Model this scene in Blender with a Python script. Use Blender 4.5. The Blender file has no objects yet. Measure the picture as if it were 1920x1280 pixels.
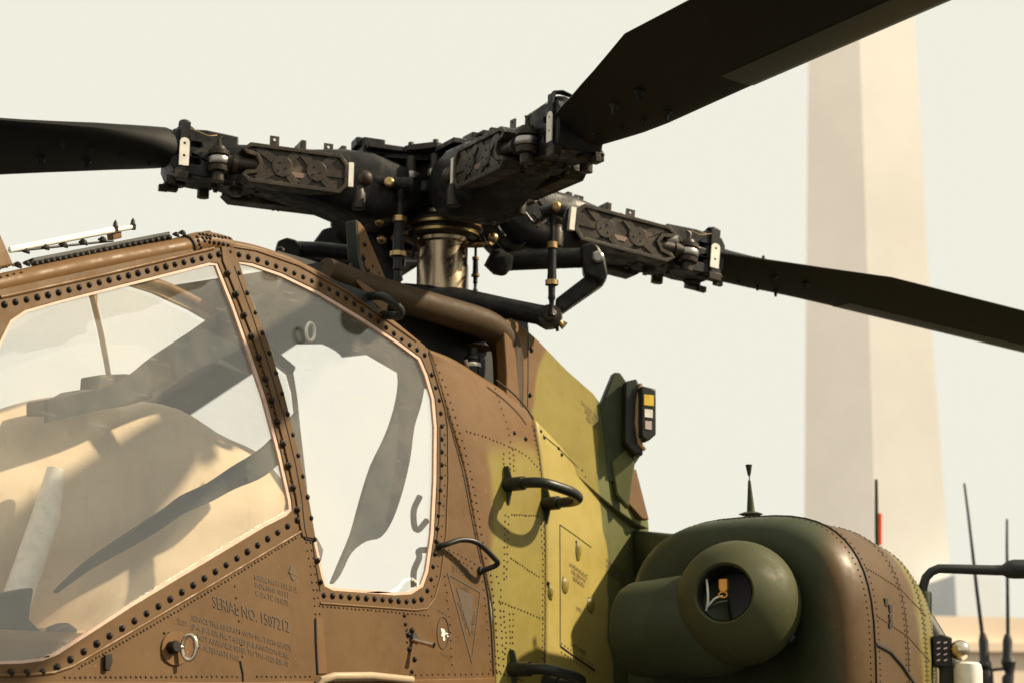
import bpy, bmesh, math, random
from mathutils import Vector, Matrix, geometry
from mathutils.bvhtree import BVHTree
random.seed(7)
S = bpy.context.scene
COL = S.collection
R = math.radians

# ------------------------------------------------------------------ camera, sky, sun, exposure
# world frame = helicopter frame: x forward, y to port, z up, origin on the ground under the mast
FPX, HY = 3440.0, 1350.0                       # focal length and horizon row in photograph pixels
CAM = Vector((5.98, 4.86, 1.6))
PITCH = math.atan((HY - 640) / FPX)
DH = Vector((-.8, -.6, 0)); RT = Vector((-.6, .8, 0)); UPZ = Vector((0, 0, 1))
FW = DH * math.cos(PITCH) + UPZ * math.sin(PITCH)
UP = UPZ * math.cos(PITCH) - DH * math.sin(PITCH)
cd = bpy.data.cameras.new('camera'); cam = bpy.data.objects.new('camera', cd); COL.objects.link(cam)
cam.matrix_world = Matrix(((RT.x, UP.x, -FW.x, CAM.x), (RT.y, UP.y, -FW.y, CAM.y), (RT.z, UP.z, -FW.z, CAM.z), (0, 0, 0, 1)))
cd.sensor_width = 36; cd.lens = FPX / 1920 * 36; cd.clip_end = 5000; cd.clip_start = .05
cd.dof.use_dof = True; cd.dof.focus_distance = 6.25; cd.dof.aperture_fstop = 3.6
S.camera = cam
SUN = Vector((-.49, .61, .63)).normalized()    # direction to the sun
W = bpy.data.worlds.new('World'); S.world = W; W.use_nodes = True
wn = W.node_tree; bg = wn.nodes['Background']
sky = wn.nodes.new('ShaderNodeTexSky'); sky.sky_type = 'NISHITA'; sky.sun_disc = False
sky.sun_elevation = math.asin(SUN.z); sky.sun_rotation = math.atan2(SUN.x, SUN.y)
sky.dust_density = 6; sky.air_density = 1.5
sc = wn.nodes.new('ShaderNodeVectorMath'); sc.operation = 'SCALE'; sc.inputs['Scale'].default_value = .04
mx = wn.nodes.new('ShaderNodeMix'); mx.data_type = 'RGBA'; mx.inputs[0].default_value = .97
mx.inputs[7].default_value = (.592, .580, .502, 1)      # bright even overcast haze
wn.links.new(sky.outputs[0], sc.inputs[0]); wn.links.new(sc.outputs[0], mx.inputs[6])
wn.links.new(mx.outputs[2], bg.inputs[0]); bg.inputs[1].default_value = 1.0
sl = bpy.data.lights.new('sun', 'SUN'); sl.energy = 5; sl.angle = R(1.5); sl.color = (1, .84, .60)
so = bpy.data.objects.new('sun', sl); COL.objects.link(so)
so.rotation_euler = SUN.to_track_quat('Z', 'Y').to_euler(); so.location = (0, 10, 20)
S.view_settings.view_transform = 'Standard'; S.view_settings.look = 'None'
S.view_settings.exposure = .6; S.view_settings.gamma = 1
S.render.engine = 'CYCLES'

# ------------------------------------------------------------------ helpers
def ray(x, y): return FW * FPX + RT * (x - 960) + UP * (640 - y)
class Plane:
    def __init__(s, p, n): s.p = Vector(p); s.n = Vector(n).normalized()
    def __call__(s, x, y):
        v = ray(x, y); return CAM + v * ((s.p - CAM).dot(s.n) / v.dot(s.n))
def PX(X): return Plane((X, 0, 0), (1, 0, 0))
def PY(Y): return Plane((0, Y, 0), (0, 1, 0))
def VD(x, y, d=7.7):
    v = ray(x, y); return CAM + v * (d / v.dot(DH))
def proj(P):
    q = Vector(P) - CAM; w = q.dot(FW); return (960 + FPX * q.dot(RT) / w, 640 - FPX * q.dot(UP) / w)
S1 = Plane((0, .5, 2.0), (0, 1, .12))          # port side of cockpit: leans in towards the roof

def crom(pts, n=6, closed=False):
    pts = [Vector(p) for p in pts]; out = []; N = len(pts)
    for i in range(N if closed else N - 1):
        p1, p2 = pts[i], pts[(i + 1) % N]
        p0 = pts[i - 1] if (i or closed) else p1 * 2 - p2
        p3 = pts[(i + 2) % N] if (i + 2 < N or closed) else p2 * 2 - p1
        for k in range(n):
            t = k / n
            out.append(.5 * ((2 * p1) + (p2 - p0) * t + (2 * p0 - 5 * p1 + 4 * p2 - p3) * t * t + (3 * p1 - p0 - 3 * p2 + p3) * t ** 3))
    if not closed: out.append(pts[-1].copy())
    return out
def c2(pts, n=5, closed=False): return [(v.x, v.y) for v in crom([(a, b, 0) for a, b in pts], n, closed)]
def inset(poly, d):
    N = len(poly); A = sum(poly[i][0] * poly[(i + 1) % N][1] - poly[(i + 1) % N][0] * poly[i][1] for i in range(N)); s = 1 if A > 0 else -1
    out = []
    for i in range(N):
        a, b, c = poly[i - 1], poly[i], poly[(i + 1) % N]
        n = Vector((0, 0))
        for p, q in ((a, b), (b, c)):
            e = Vector((q[0] - p[0], q[1] - p[1]))
            if e.length > 1e-6: n += Vector((-e.y, e.x)).normalized() * s
        if n.length < 1e-6: out.append(b); continue
        n.normalize(); out.append((b[0] + n.x * d, b[1] + n.y * d))
    return out

HELI = bpy.data.objects.new('helicopter', None); COL.objects.link(HELI)
HELI['label'] = 'brown and green camouflaged attack helicopter with riveted canopy and black four-blade rotor'
HELI['category'] = 'helicopter'

def link(name, me, mat, parent=None, sharp=35, stuff=False):
    o = bpy.data.objects.new(name, me); COL.objects.link(o)
    if mat and not me.materials: me.materials.append(mat)
    if parent: o.parent = parent
    me.polygons.foreach_set('use_smooth', [True] * len(me.polygons))
    if sharp: me.set_sharp_from_angle(angle=R(sharp))
    if stuff: o['kind'] = 'stuff'
    return o
def mesh(name, verts, faces):
    me = bpy.data.meshes.new(name); me.from_pydata([tuple(v) for v in verts], [], faces); me.update(); return me
def fix(me):
    bm = bmesh.new(); bm.from_mesh(me); bmesh.ops.recalc_face_normals(bm, faces=bm.faces); bm.to_mesh(me); bm.free(); me.update()
def bevel(o, w, seg=2, ang=30):
    m = o.modifiers.new('bevel', 'BEVEL'); m.width = w; m.segments = seg; m.limit_method = 'ANGLE'; m.angle_limit = R(ang); m.harden_normals = False
    return o

class MB:                                       # collects geometry into one mesh
    def __init__(s): s.v = []; s.f = []
    def add(s, v, f):
        b = len(s.v); s.v += [Vector(p) for p in v]; s.f += [[i + b for i in q] for q in f]; return s
    def box(s, c, hx, hy, hz, M=None, taper=1):
        c = Vector(c); v = []
        for z in (-1, 1):
            k = 1 if z < 0 else taper
            for x, y in ((-1, -1), (1, -1), (1, 1), (-1, 1)):
                p = Vector((x * hx * k, y * hy * k, z * hz)); v.append(c + (M @ p if M else p))
        return s.add(v, [(3, 2, 1, 0), (4, 5, 6, 7), (0, 1, 5, 4), (1, 2, 6, 5), (2, 3, 7, 6), (3, 0, 4, 7)])
    def tube(s, pts, r, n=14, cap=True, flat=1.0, upv=None):
        pts = [Vector(p) for p in pts]; N = len(pts); rr = r if isinstance(r, (list, tuple)) else [r] * N
        T = [(pts[min(i + 1, N - 1)] - pts[max(i - 1, 0)]).normalized() for i in range(N)]
        a = Vector(upv) if upv else (UPZ if abs(T[0].z) < .9 else Vector((1, 0, 0)))
        v = []; f = []
        for i in range(N):
            if i == 0 or upv: x = (a - T[i] * a.dot(T[i])).normalized()
            else: x = (x - T[i] * x.dot(T[i])).normalized()
            y = T[i].cross(x)
            for k in range(n):
                an = 2 * math.pi * k / n
                v.append(pts[i] + x * math.cos(an) * rr[i] + y * math.sin(an) * rr[i] * flat)
        for i in range(N - 1):
            for k in range(n):
                f.append((i * n + k, i * n + (k + 1) % n, (i + 1) * n + (k + 1) % n, (i + 1) * n + k))
        if cap: f.append(tuple(range(n - 1, -1, -1))); f.append(tuple((N - 1) * n + k for k in range(n)))
        return s.add(v, f)
    def cyl(s, a, b, r, n=16, r2=None): return s.tube([a, b], [r, r if r2 is None else r2], n)
    def lathe(s, prof, o=(0, 0, 0), ax=(0, 0, 1), n=32, cap=False):
        ax = Vector(ax).normalized(); o = Vector(o)
        x = ax.cross(Vector((1, 0, 0)) if abs(ax.x) < .9 else Vector((0, 1, 0))).normalized(); y = ax.cross(x)
        v = []; f = []
        for r_, h in prof:
            for k in range(n):
                an = 2 * math.pi * k / n; v.append(o + ax * h + (x * math.cos(an) + y * math.sin(an)) * r_)
        for i in range(len(prof) - 1):
            for k in range(n): f.append((i * n + k, i * n + (k + 1) % n, (i + 1) * n + (k + 1) % n, (i + 1) * n + k))
        if cap: f.append(tuple(range(n - 1, -1, -1))); f.append(tuple((len(prof) - 1) * n + k for k in range(n)))
        return s.add(v, f)
    def sphere(s, c, r, n=14, m=8, sc=(1, 1, 1)):
        v = []; f = []; c = Vector(c)
        for i in range(m + 1):
            t = math.pi * i / m
            for k in range(n):
                a = 2 * math.pi * k / n
                v.append(c + Vector((math.sin(t) * math.cos(a) * r * sc[0], math.sin(t) * math.sin(a) * r * sc[1], math.cos(t) * r * sc[2])))
        for i in range(m):
            for k in range(n): f.append((i * n + k, (i + 1) * n + k, (i + 1) * n + (k + 1) % n, i * n + (k + 1) % n))
        return s.add(v, f)
    def loft(s, secs, cap=True):
        n = len(secs[0]); v = [p for q in secs for p in q]; f = []
        for i in range(len(secs) - 1):
            for k in range(n): f.append((i * n + k, i * n + (k + 1) % n, (i + 1) * n + (k + 1) % n, (i + 1) * n + k))
        if cap: f.append(tuple(range(n - 1, -1, -1))); f.append(tuple((len(secs) - 1) * n + k for k in range(n)))
        return s.add(v, f)
    def plate(s, poly, surf, th, off=0, holes=(), n=None):
        """prism with the outline given on a plane; outer face 'off' proud of it, 'th' thick"""
        n = Vector(n) if n else surf.n
        loops = [list(poly)] + [list(h) for h in holes]
        tri = geometry.tessellate_polygon([[Vector((x, y, 0)) for x, y in L] for L in loops])
        flat = [p for L in loops for p in L]; N = len(flat)
        P = [surf(x, y) for x, y in flat]
        v = [p + n * off for p in P] + [p + n * (off - th) for p in P]; f = []
        for t in tri: f.append(tuple(t)); f.append(tuple(i + N for i in reversed(t)))
        b = 0
        for L in loops:
            m = len(L)
            for i in range(m): f.append((b + i, b + (i + 1) % m, b + N + (i + 1) % m, b + N + i))
            b += m
        return s.add(v, f)
    def plate3(s, pts, th):                     # planar 3D outline, extruded back along its normal
        pts = [Vector(p) for p in pts]; n = geometry.normal(pts) if len(pts) > 3 else (pts[1] - pts[0]).cross(pts[2] - pts[0]).normalized()
        if n.dot(CAM - pts[0]) < 0: n = -n
        m = len(pts); tri = geometry.tessellate_polygon([pts])
        f = []
        for t in tri: f.append(tuple(t)); f.append(tuple(i + m for i in reversed(t)))
        for i in range(m): f.append((i, (i + 1) % m, m + (i + 1) % m, m + i))
        return s.add(pts + [p - n * th for p in pts], f)
    def obj(s, name, mat, parent=HELI, sharp=35, bev=0, stuff=False):
        me = mesh(name, s.v, s.f); fix(me)
        o = link(name, me, mat, parent, sharp, stuff)
        if bev: bevel(o, bev)
        return o

# ------------------------------------------------------------------ materials
def nodemat(name):
    m = bpy.data.materials.new(name); m.use_nodes = True; nt = m.node_tree
    return m, nt, nt.nodes['Principled BSDF']
def N(nt, t, **kw):
    n = nt.nodes.new(t)
    for k, v in kw.items(): setattr(n, k, v)
    return n
def noise(nt, scale, detail=4, rough=.55, vec=None, dist=0):
    n = N(nt, 'ShaderNodeTexNoise'); n.inputs['Scale'].default_value = scale; n.inputs['Detail'].default_value = detail
    n.inputs['Roughness'].default_value = rough; n.inputs['Distortion'].default_value = dist
    if vec: nt.links.new(vec, n.inputs['Vector'])
    return n.outputs['Fac']
def mrange(nt, val, a, b, c=0, d=1, smooth=True):
    n = N(nt, 'ShaderNodeMapRange'); n.interpolation_type = 'SMOOTHSTEP' if smooth else 'LINEAR'
    for k, x in zip(('From Min', 'From Max', 'To Min', 'To Max'), (a, b, c, d)): n.inputs[k].default_value = x
    nt.links.new(val, n.inputs['Value']); return n.outputs['Result']
def mixc(nt, fac, a, b, bt='MIX'):
    n = N(nt, 'ShaderNodeMix', data_type='RGBA', blend_type=bt)
    for s, v in ((0, fac), (6, a), (7, b)):
        if hasattr(v, 'links') or hasattr(v, 'is_output'): nt.links.new(v, n.inputs[s])
        else: n.inputs[s].default_value = v if s == 0 else (*v, 1)
    return n.outputs[2]
def math_(nt, op, a, b=0.0):
    n = N(nt, 'ShaderNodeMath', operation=op)
    for i, v in enumerate((a, b)):
        if hasattr(v, 'is_output'): nt.links.new(v, n.inputs[i])
        else: n.inputs[i].default_value = v
    return n.outputs[0]
def wear(nt, bsdf, col, rough=.5, grime=.35, bump=.06, fine=220.):
    """adds mottled grime, scuffs and a fine orange-peel relief to a base colour"""
    pos = N(nt, 'ShaderNodeNewGeometry').outputs['Position']
    g = mrange(nt, noise(nt, 5, 6, .6, pos), .35, .75)
    c = mixc(nt, math_(nt, 'MULTIPLY', g, grime), col, (.62, .56, .48), 'MULTIPLY')
    st = N(nt, 'ShaderNodeMapping'); st.inputs['Scale'].default_value = (34, 34, 5); nt.links.new(pos, st.inputs['Vector'])
    sk = mrange(nt, noise(nt, 1, 5, .65, st.outputs[0]), .52, .8)
    c = mixc(nt, math_(nt, 'MULTIPLY', sk, grime * .7), c, (.55, .5, .44), 'MULTIPLY')
    sv = N(nt, 'ShaderNodeMapping'); sv.inputs['Scale'].default_value = (60, 60, 3.5); sv.inputs['Rotation'].default_value = (.25, .5, 0); nt.links.new(pos, sv.inputs['Vector'])
    scr = math_(nt, 'MULTIPLY', mrange(nt, noise(nt, 1.6, 4, .7, sv.outputs[0]), .66, .74), mrange(nt, noise(nt, 3, 3, .6, pos), .5, .7))
    c = mixc(nt, math_(nt, 'MULTIPLY', scr, .4), c, (.55, .46, .33))
    sp = mrange(nt, noise(nt, 60, 3, .6, pos), .69, .74)
    c = mixc(nt, math_(nt, 'MULTIPLY', sp, .12), c, (.5, .43, .33))
    bsdf.inputs['Specular IOR Level'].default_value = .22
    nt.links.new(c, bsdf.inputs['Base Color'])
    rr = mrange(nt, noise(nt, 14, 5, .6, pos), .3, .7, rough - .1, rough + .14)
    nt.links.new(rr, bsdf.inputs['Roughness'])
    b = N(nt, 'ShaderNodeBump'); b.inputs['Strength'].default_value = bump; b.inputs['Distance'].default_value = .004
    h = math_(nt, 'ADD', noise(nt, fine, 2, .5, pos), math_(nt, 'MULTIPLY', noise(nt, 7, 3, .5, pos), 7.0))
    nt.links.new(h, b.inputs['Height']); nt.links.new(b.outputs[0], bsdf.inputs['Normal'])
BROWN = (.138, .072, .0245); GREEN = (.210, .168, .036); DGREEN = (.040, .049, .024)
def paint(name, col, rough=.48, grime=.35, **kw):
    m, nt, b = nodemat(name)
    n = N(nt, 'ShaderNodeRGB'); n.outputs[0].default_value = (*col, 1)
    wear(nt, b, n.outputs[0], rough, grime, **kw); return m
def camo(name, planes, base, rough=.5):
    """planes: list of (normal, d, softness, colour): colour where dot(P,n) + wobble > d, painted with a soft spray edge"""
    m, nt, b = nodemat(name)
    pos = N(nt, 'ShaderNodeNewGeometry').outputs['Position']
    wob = math_(nt, 'MULTIPLY', math_(nt, 'SUBTRACT', noise(nt, 3.2, 2, .5, pos), .5), .22)
    n = N(nt, 'ShaderNodeRGB'); n.outputs[0].default_value = (*base, 1); c = n.outputs[0]
    for nn, d, sf, col in planes:
        dp = N(nt, 'ShaderNodeVectorMath', operation='DOT_PRODUCT'); dp.inputs[1].default_value = nn
        nt.links.new(pos, dp.inputs[0])
        k = mrange(nt, math_(nt, 'ADD', dp.outputs['Value'], wob), d - sf, d + sf)
        c = mixc(nt, k, c, col)
    wear(nt, b, c, rough); return m
def metal(name, col, rough, streak=False):
    m, nt, b = nodemat(name); b.inputs['Metallic'].default_value = 1
    pos = N(nt, 'ShaderNodeNewGeometry').outputs['Position']
    c = mixc(nt, mrange(nt, noise(nt, 30, 4, .6, pos), .5, .9), col, tuple(x * .7 for x in col))
    nt.links.new(c, b.inputs['Base Color']); nt.links.new(mrange(nt, noise(nt, 50, 3, .5, pos), .3, .7, rough * .92, rough * 1.1), b.inputs['Roughness'])
    return m
def plain(name, col, rough=.5, spec=.5):
    m, nt, b = nodemat(name); b.inputs['Roughness'].default_value = rough
    pos = N(nt, 'ShaderNodeNewGeometry').outputs['Position']
    c = mixc(nt, mrange(nt, noise(nt, 25, 4, .6, pos), .35, .75, 0, .5), col, tuple(x * .6 for x in col))
    nt.links.new(c, b.inputs['Base Color']); b.inputs['Specular IOR Level'].default_value = spec
    return m
def grease(name, col, rough=.42):               # black rotor-head metal with rusty, dusty film
    m, nt, b = nodemat(name)
    pos = N(nt, 'ShaderNodeNewGeometry').outputs['Position']
    c = mixc(nt, mrange(nt, noise(nt, 9, 6, .65, pos), .5, .78), col, tuple(x * 3.2 + .006 * k for x, k in zip(col, (3, 2, 1))))
    b.inputs['Specular IOR Level'].default_value = .25
    c = mixc(nt, mrange(nt, noise(nt, 45, 3, .6, pos), .62, .72, 0, .5), c, (.07, .042, .022))
    nt.links.new(c, b.inputs['Base Color'])
    nt.links.new(mrange(nt, noise(nt, 20, 4, .6, pos), .3, .7, rough - .1, rough + .2), b.inputs['Roughness'])
    bp = N(nt, 'ShaderNodeBump'); bp.inputs['Strength'].default_value = .25; bp.inputs['Distance'].default_value = .003
    nt.links.new(noise(nt, 90, 4, .6, pos), bp.inputs['Height']); nt.links.new(bp.outputs[0], b.inputs['Normal'])
    return m
def glass(name, refl, dust, wavy=.0):
    m = bpy.data.materials.new(name); m.use_nodes = True; nt = m.node_tree; nt.nodes.clear()
    out = N(nt, 'ShaderNodeOutputMaterial'); tr = N(nt, 'ShaderNodeBsdfTransparent'); tr.inputs[0].default_value = (1, .995, .98, 1)
    gl = N(nt, 'ShaderNodeBsdfGlossy'); gl.inputs['Roughness'].default_value = .015; gl.inputs[0].default_value = (1, 1, 1, 1)
    pos = N(nt, 'ShaderNodeNewGeometry').outputs['Position']
    if wavy:
        bp = N(nt, 'ShaderNodeBump'); bp.inputs['Strength'].default_value = wavy; bp.inputs['Distance'].default_value = .05
        nt.links.new(noise(nt, 2.3, 1, .4, pos, .6), bp.inputs['Height']); nt.links.new(bp.outputs[0], gl.inputs['Normal'])
    fr = N(nt, 'ShaderNodeLayerWeight'); fr.inputs[0].default_value = .25
    f = mrange(nt, fr.outputs['Facing'], 0, 1, refl * .7, min(1, refl * 1.9), False)
    a = N(nt, 'ShaderNodeMixShader'); nt.links.new(f, a.inputs[0]); nt.links.new(tr.outputs[0], a.inputs[1]); nt.links.new(gl.outputs[0], a.inputs[2])
    df = N(nt, 'ShaderNodeBsdfDiffuse'); df.inputs[0].default_value = (.74, .66, .52, 1)
    mp = N(nt, 'ShaderNodeMapping'); mp.inputs['Scale'].default_value = (3, 3, 30); mp.inputs['Rotation'].default_value = (0, .9, 0); nt.links.new(pos, mp.inputs['Vector'])
    sm = mrange(nt, noise(nt, 1.6, 6, .66, pos), .22, .82)
    scr = mrange(nt, noise(nt, 3.0, 4, .7, mp.outputs[0]), .6, .78)
    d = math_(nt, 'ADD', math_(nt, 'MULTIPLY', sm, dust), math_(nt, 'MULTIPLY', scr, dust * 1.1))
    z = N(nt, 'ShaderNodeMixShader'); nt.links.new(d, z.inputs[0]); nt.links.new(a.outputs[0], z.inputs[1]); nt.links.new(df.outputs[0], z.inputs[2])
    nt.links.new(z.outputs[0], out.inputs[0]); return m

M_BROWN = paint('brown_paint', BROWN)
M_SIDEB = paint('worn_shaded_brown', (.112, .060, .0205), .5, .55)  # body brown darkened for shade on the side, plus mottled grime
M_EDGE = paint('highlight_edge_tan', (.40, .31, .21), .4)  # highlight on the brown lower lip put into a lighter tan
M_GREENP = paint('green_paint', GREEN)
M_DGREEN = paint('dark_green_paint', DGREEN, .5, .55)
M_SIDE = camo('side_camouflage', [((0, 0, 1), 2.66, .06, BROWN), ((1, 0, .1), .52, .03, BROWN)], GREEN)
MGREEN = (.098, .104, .036); SUNGREEN = (.32, .255, .068)  # second colour: green lightened for a panel that faces the sun
M_DOG = camo('mast_fairing_camouflage', [((1, .0, .55), 1.46, .02, BROWN), ((-1, 0, 0), .60, .02, MGREEN)], GREEN)
M_SERV = camo('service_camouflage', [((-1, 0, 0), .62, .012, MGREEN)], SUNGREEN)
M_MGREEN = paint('middle_green_paint', MGREEN)
M_LIP = paint('shaded_lip_brown', (.058, .036, .016), .55, .6)  # rotor shade on the lip put into a darker brown
M_NAC = camo('engine_housing_camouflage', [((-.35, 1, .15), 2.08, .05, (.088, .050, .018)), ((-1, .3, 0), 1.36, .05, (.15, .125, .03))], DGREEN)  # brown darkened here: shade on the housing side put into the colour
M_RIV = paint('rivet_paint', (.062, .034, .015), .4)
M_RIVG = paint('green_rivet_paint', (.095, .085, .028), .4)
M_BOLT = paint('bolt_paint', (.014, .010, .007), .5)
M_ROT = grease('rotor_black', (.009, .009, .010))
M_ROTB = grease('rotor_bronze', (.030, .023, .016), .40)
M_BLADE = plain('blade_black', (.014, .013, .012), .6, .15)
M_DARK = plain('matte_black', (.012, .012, .013), .6)
M_BLK = plain('black_handle_paint', (.018, .021, .017), .38, .3)
M_STEEL = metal('polished_steel', (.62, .53, .42), .22)
M_BRASS = metal('brass', (.42, .29, .13), .38)
M_GREY = metal('grey_metal', (.35, .33, .31), .35)
M_WHITE = plain('white_label', (.8, .76, .68), .5)
M_RED = plain('red_label', (.35, .13, .1), .5)
M_SEAM = plain('seam_black', (.018, .014, .01), .7)
M_GLINT = plain('sunlit_edge_pink', (.60, .42, .33), .3, .5)  # pale pink puts sunlight caught by the pane bevel into colour
M_INK = plain('stencil_ink', (.066, .040, .019), .6)
M_TAN = paint('tan_interior', (.36, .25, .15), .7)
M_GLASS = glass('canopy_glass', .08, .10, .35)
M_GLASS2 = glass('far_canopy_glass', .05, .03)
M_BAND_HOSE = plain('reflection_hose_grey', (.010, .017, .020), .8, .2)  # dark tone of the stand-in reflection bands, shared with the hoses

def bvh(o):
    me = o.data; return BVHTree.FromPolygons([v.co for v in me.vertices], [list(p.vertices) for p in me.polygons])
def cast(tree, x, y):
    h = tree.ray_cast(CAM, ray(x, y).normalized())
    if h[0] is None: return None
    n = h[1]
    if n.dot(CAM - h[0]) < 0: n = -n
    return h[0], n

def path_px(pts, step):
    out = []; carry = 0.0
    for (a, b), (c, d) in zip(pts, pts[1:]):
        L = math.hypot(c - a, d - b); t = carry
        while t < L: out.append((a + (c - a) * t / L, b + (d - b) * t / L)); t += step
        carry = t - L
    return out
def dome(mb, P, n, r, h=None):
    h = h or r * .75
    n = n.normalized(); x = n.orthogonal().normalized(); y = n.cross(x); v = []; f = []
    for rr, hh in ((1, -.1), (.92, .45), (.55, .88)):
        for k in range(7):
            a = 2 * math.pi * k / 7; v.append(P + n * hh * h + (x * math.cos(a) + y * math.sin(a)) * rr * r)
    v.append(P + n * h)
    for i in range(2):
        for k in range(7): f.append((i * 7 + k, i * 7 + (k + 1) % 7, (i + 1) * 7 + (k + 1) % 7, (i + 1) * 7 + k))
    for k in range(7): f.append((14 + k, 14 + (k + 1) % 7, 21))
    mb.add(v, f)
def rivets(name, rows, surf, mat, parent, r=.0045, jit=.6):
    """rows of (points, step); surf is a Plane or a BVH tree"""
    mb = MB()
    for pts, step in rows:
        for x, y in path_px(pts, step):
            x += random.uniform(-jit, jit); y += random.uniform(-jit, jit)
            if isinstance(surf, Plane): P, n = surf(x, y), surf.n
            else:
                h = cast(surf, x, y)
                if not h: continue
                P, n = h
            dome(mb, P, n, r * random.uniform(.9, 1.1))
    return mb.obj(name, mat, parent, 60, stuff=True)
_bolt = MB(); dome(_bolt, Vector((0, 0, 0)), Vector((0, 0, 1)), 1, 1.0)
_bolt.lathe([(1.2, -.3), (1.2, .15), (1.0, .22)], n=9)
BOLT = mesh('bolt', _bolt.v, _bolt.f); fix(BOLT); BOLT.materials.append(M_BOLT)
BOLT.polygons.foreach_set('use_smooth', [True] * len(BOLT.polygons)); BOLT.set_sharp_from_angle(angle=R(50))
def bolt(P, n, r, parent, name='bolt'):
    o = bpy.data.objects.new(name, BOLT); COL.objects.link(o); o.parent = parent
    q = Vector(n).to_track_quat('Z', 'Y').to_matrix().to_4x4()
    r *= random.uniform(1.1, 1.3)
    o.matrix_local = Matrix.Translation(P) @ q @ Matrix.Rotation(random.random() * 6, 4, 'Z') @ Matrix.Diagonal((r, r, r, 1)); return o
def bolts_px(pts, n, surf, r, parent, off=0):
    """n bolts evenly spaced in space along a polyline"""
    P = [surf(x, y) for x, y in pts]; L = [0]
    for a, b in zip(P, P[1:]): L.append(L[-1] + (b - a).length)
    for i in range(n):
        t = L[-1] * i / (n - 1)
        for k in range(len(P) - 1):
            if t <= L[k + 1] + 1e-9:
                q = P[k].lerp(P[k + 1], (t - L[k]) / (L[k + 1] - L[k])); bolt(q + surf.n * off, surf.n, r, parent); break
def seam(mb, pts, surf, r=.0022, off=0):
    Q = []
    for x, y in pts:
        if isinstance(surf, Plane): Q.append(surf(x, y) + surf.n * off)
        else:
            h = cast(surf, x, y)
            if h: Q.append(h[0] + h[1] * off)
    if len(Q) > 1: mb.tube(Q, r, 6)
    return mb
def text_mesh(name, body, o, bx, up, mat, parent, off, bold=0.0):
    """flat stencil print: o, bx, up are 3D points at the text's start, baseline end and cap height"""
    cu = bpy.data.curves.new('t', 'FONT'); cu.body = body; cu.size = 1; cu.offset = bold; cu.resolution_u = 2
    t = bpy.data.objects.new('t', cu); COL.objects.link(t)
    dg = bpy.context.evaluated_depsgraph_get(); me = bpy.data.meshes.new_from_object(t.evaluated_get(dg))
    bpy.data.objects.remove(t); bpy.data.curves.remove(cu)
    xs = [v.co.x for v in me.vertices]; ys = [v.co.y for v in me.vertices]
    w = max(xs); nl = body.count('\n')
    ex = (bx - o) / w; ey = (up - o) / .7; nn = ex.cross(ey).normalized()
    if nn.dot(CAM - o) < 0: nn = -nn
    for v in me.vertices: v.co = o + ex * v.co.x + ey * v.co.y + nn * off
    me.materials.clear(); me.materials.append(mat)
    ob = bpy.data.objects.new(name, me); COL.objects.link(ob); ob.parent = parent; return ob
def text_px(name, body, surf, o, bx, up, parent, off=.0025, mat=None, bold=0.0):
    return text_mesh(name, body, surf(*o), surf(*bx), surf(*up), mat or M_INK, parent, off, bold)

# ------------------------------------------------------------------ the setting
def tag(o, label=None, cat=None, kind=None, group=None):
    for k, v in (('label', label), ('category', cat), ('kind', kind), ('group', group)):
        if v: o[k] = v
    return o
mg, nt, b = nodemat('asphalt_apron'); pos = N(nt, 'ShaderNodeNewGeometry').outputs['Position']
nt.links.new(mixc(nt, mrange(nt, noise(nt, .6, 6, .6, pos), .3, .7), (.060, .056, .050), (.042, .040, .036)), b.inputs['Base Color']); b.inputs['Roughness'].default_value = .85
gm = MB(); gm.add([(-2500, -2500, 0), (2500, -2500, 0), (2500, 2500, 0), (-2500, 2500, 0)], [(0, 1, 2, 3)])
tag(gm.obj('ground', mg, None), kind='structure')

def vworld(lat, dep, z): return Vector((CAM.x, CAM.y, 0)) + RT * lat + DH * dep + UPZ * z
# hotel tower far behind: two slab legs leaning together, seen as a greyish and a warm face
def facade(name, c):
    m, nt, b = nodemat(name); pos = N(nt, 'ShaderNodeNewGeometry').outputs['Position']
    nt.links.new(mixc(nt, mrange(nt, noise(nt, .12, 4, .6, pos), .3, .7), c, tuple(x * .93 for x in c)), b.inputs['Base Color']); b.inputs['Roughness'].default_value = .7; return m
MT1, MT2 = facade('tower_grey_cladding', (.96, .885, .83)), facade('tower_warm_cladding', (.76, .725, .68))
DT = 170.
def tw(px, py, d): return VD(px, py, d)
TOWER = bpy.data.objects.new('hotel_tower', None); COL.objects.link(TOWER); TOWER.location = (0, 0, 0)
tag(TOWER, 'pale blurred high-rise tower of two leaning slabs behind the rotor blade', 'building')
def slab(name, rows, mat, d0, d1, seams):
    """rows: (py, left px, right px) of the face from top to bottom; d0/d1 distance of its left and right edge"""
    mb = MB(); sec = []
    for y, a, c in rows:
        A, B_ = tw(a, y, d0), tw(c, y, d1); B_.z = A.z
        sec.append([A, B_, B_ + DH * 22 + RT * 4.4, A + DH * 22 + RT * 4.4])
    mb.loft(sec); o = mb.obj(name, mat, TOWER, 30)
    for t in seams:
        sm = MB()
        for (s0, s1) in zip(sec, sec[1:]):
            p, q = s0[0].lerp(s0[1], t), s1[0].lerp(s1[1], t); n = (s0[1] - s0[0]).cross(UPZ).normalized()
            if n.dot(DH) > 0: n = -n
            e = (s0[1] - s0[0]).normalized() * .09
            sm.add([p - e + n * .05, p + e + n * .05, q + e + n * .05, q - e + n * .05, p - e - n * .1, p + e - n * .1, q + e - n * .1, q - e - n * .1], [(0, 1, 2, 3), (0, 3, 7, 4), (1, 5, 6, 2)])
        sm.obj('facade_fin', MT2 if mat is MT1 else MT1, o)
    return o
slab('grey_slab', [(-700, 1516, 1596), (100, 1516, 1613), (600, 1511, 1630), (1000, 1508, 1642), (1345, 1507, 1650)], MT1, DT, DT + .8, ())
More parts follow.
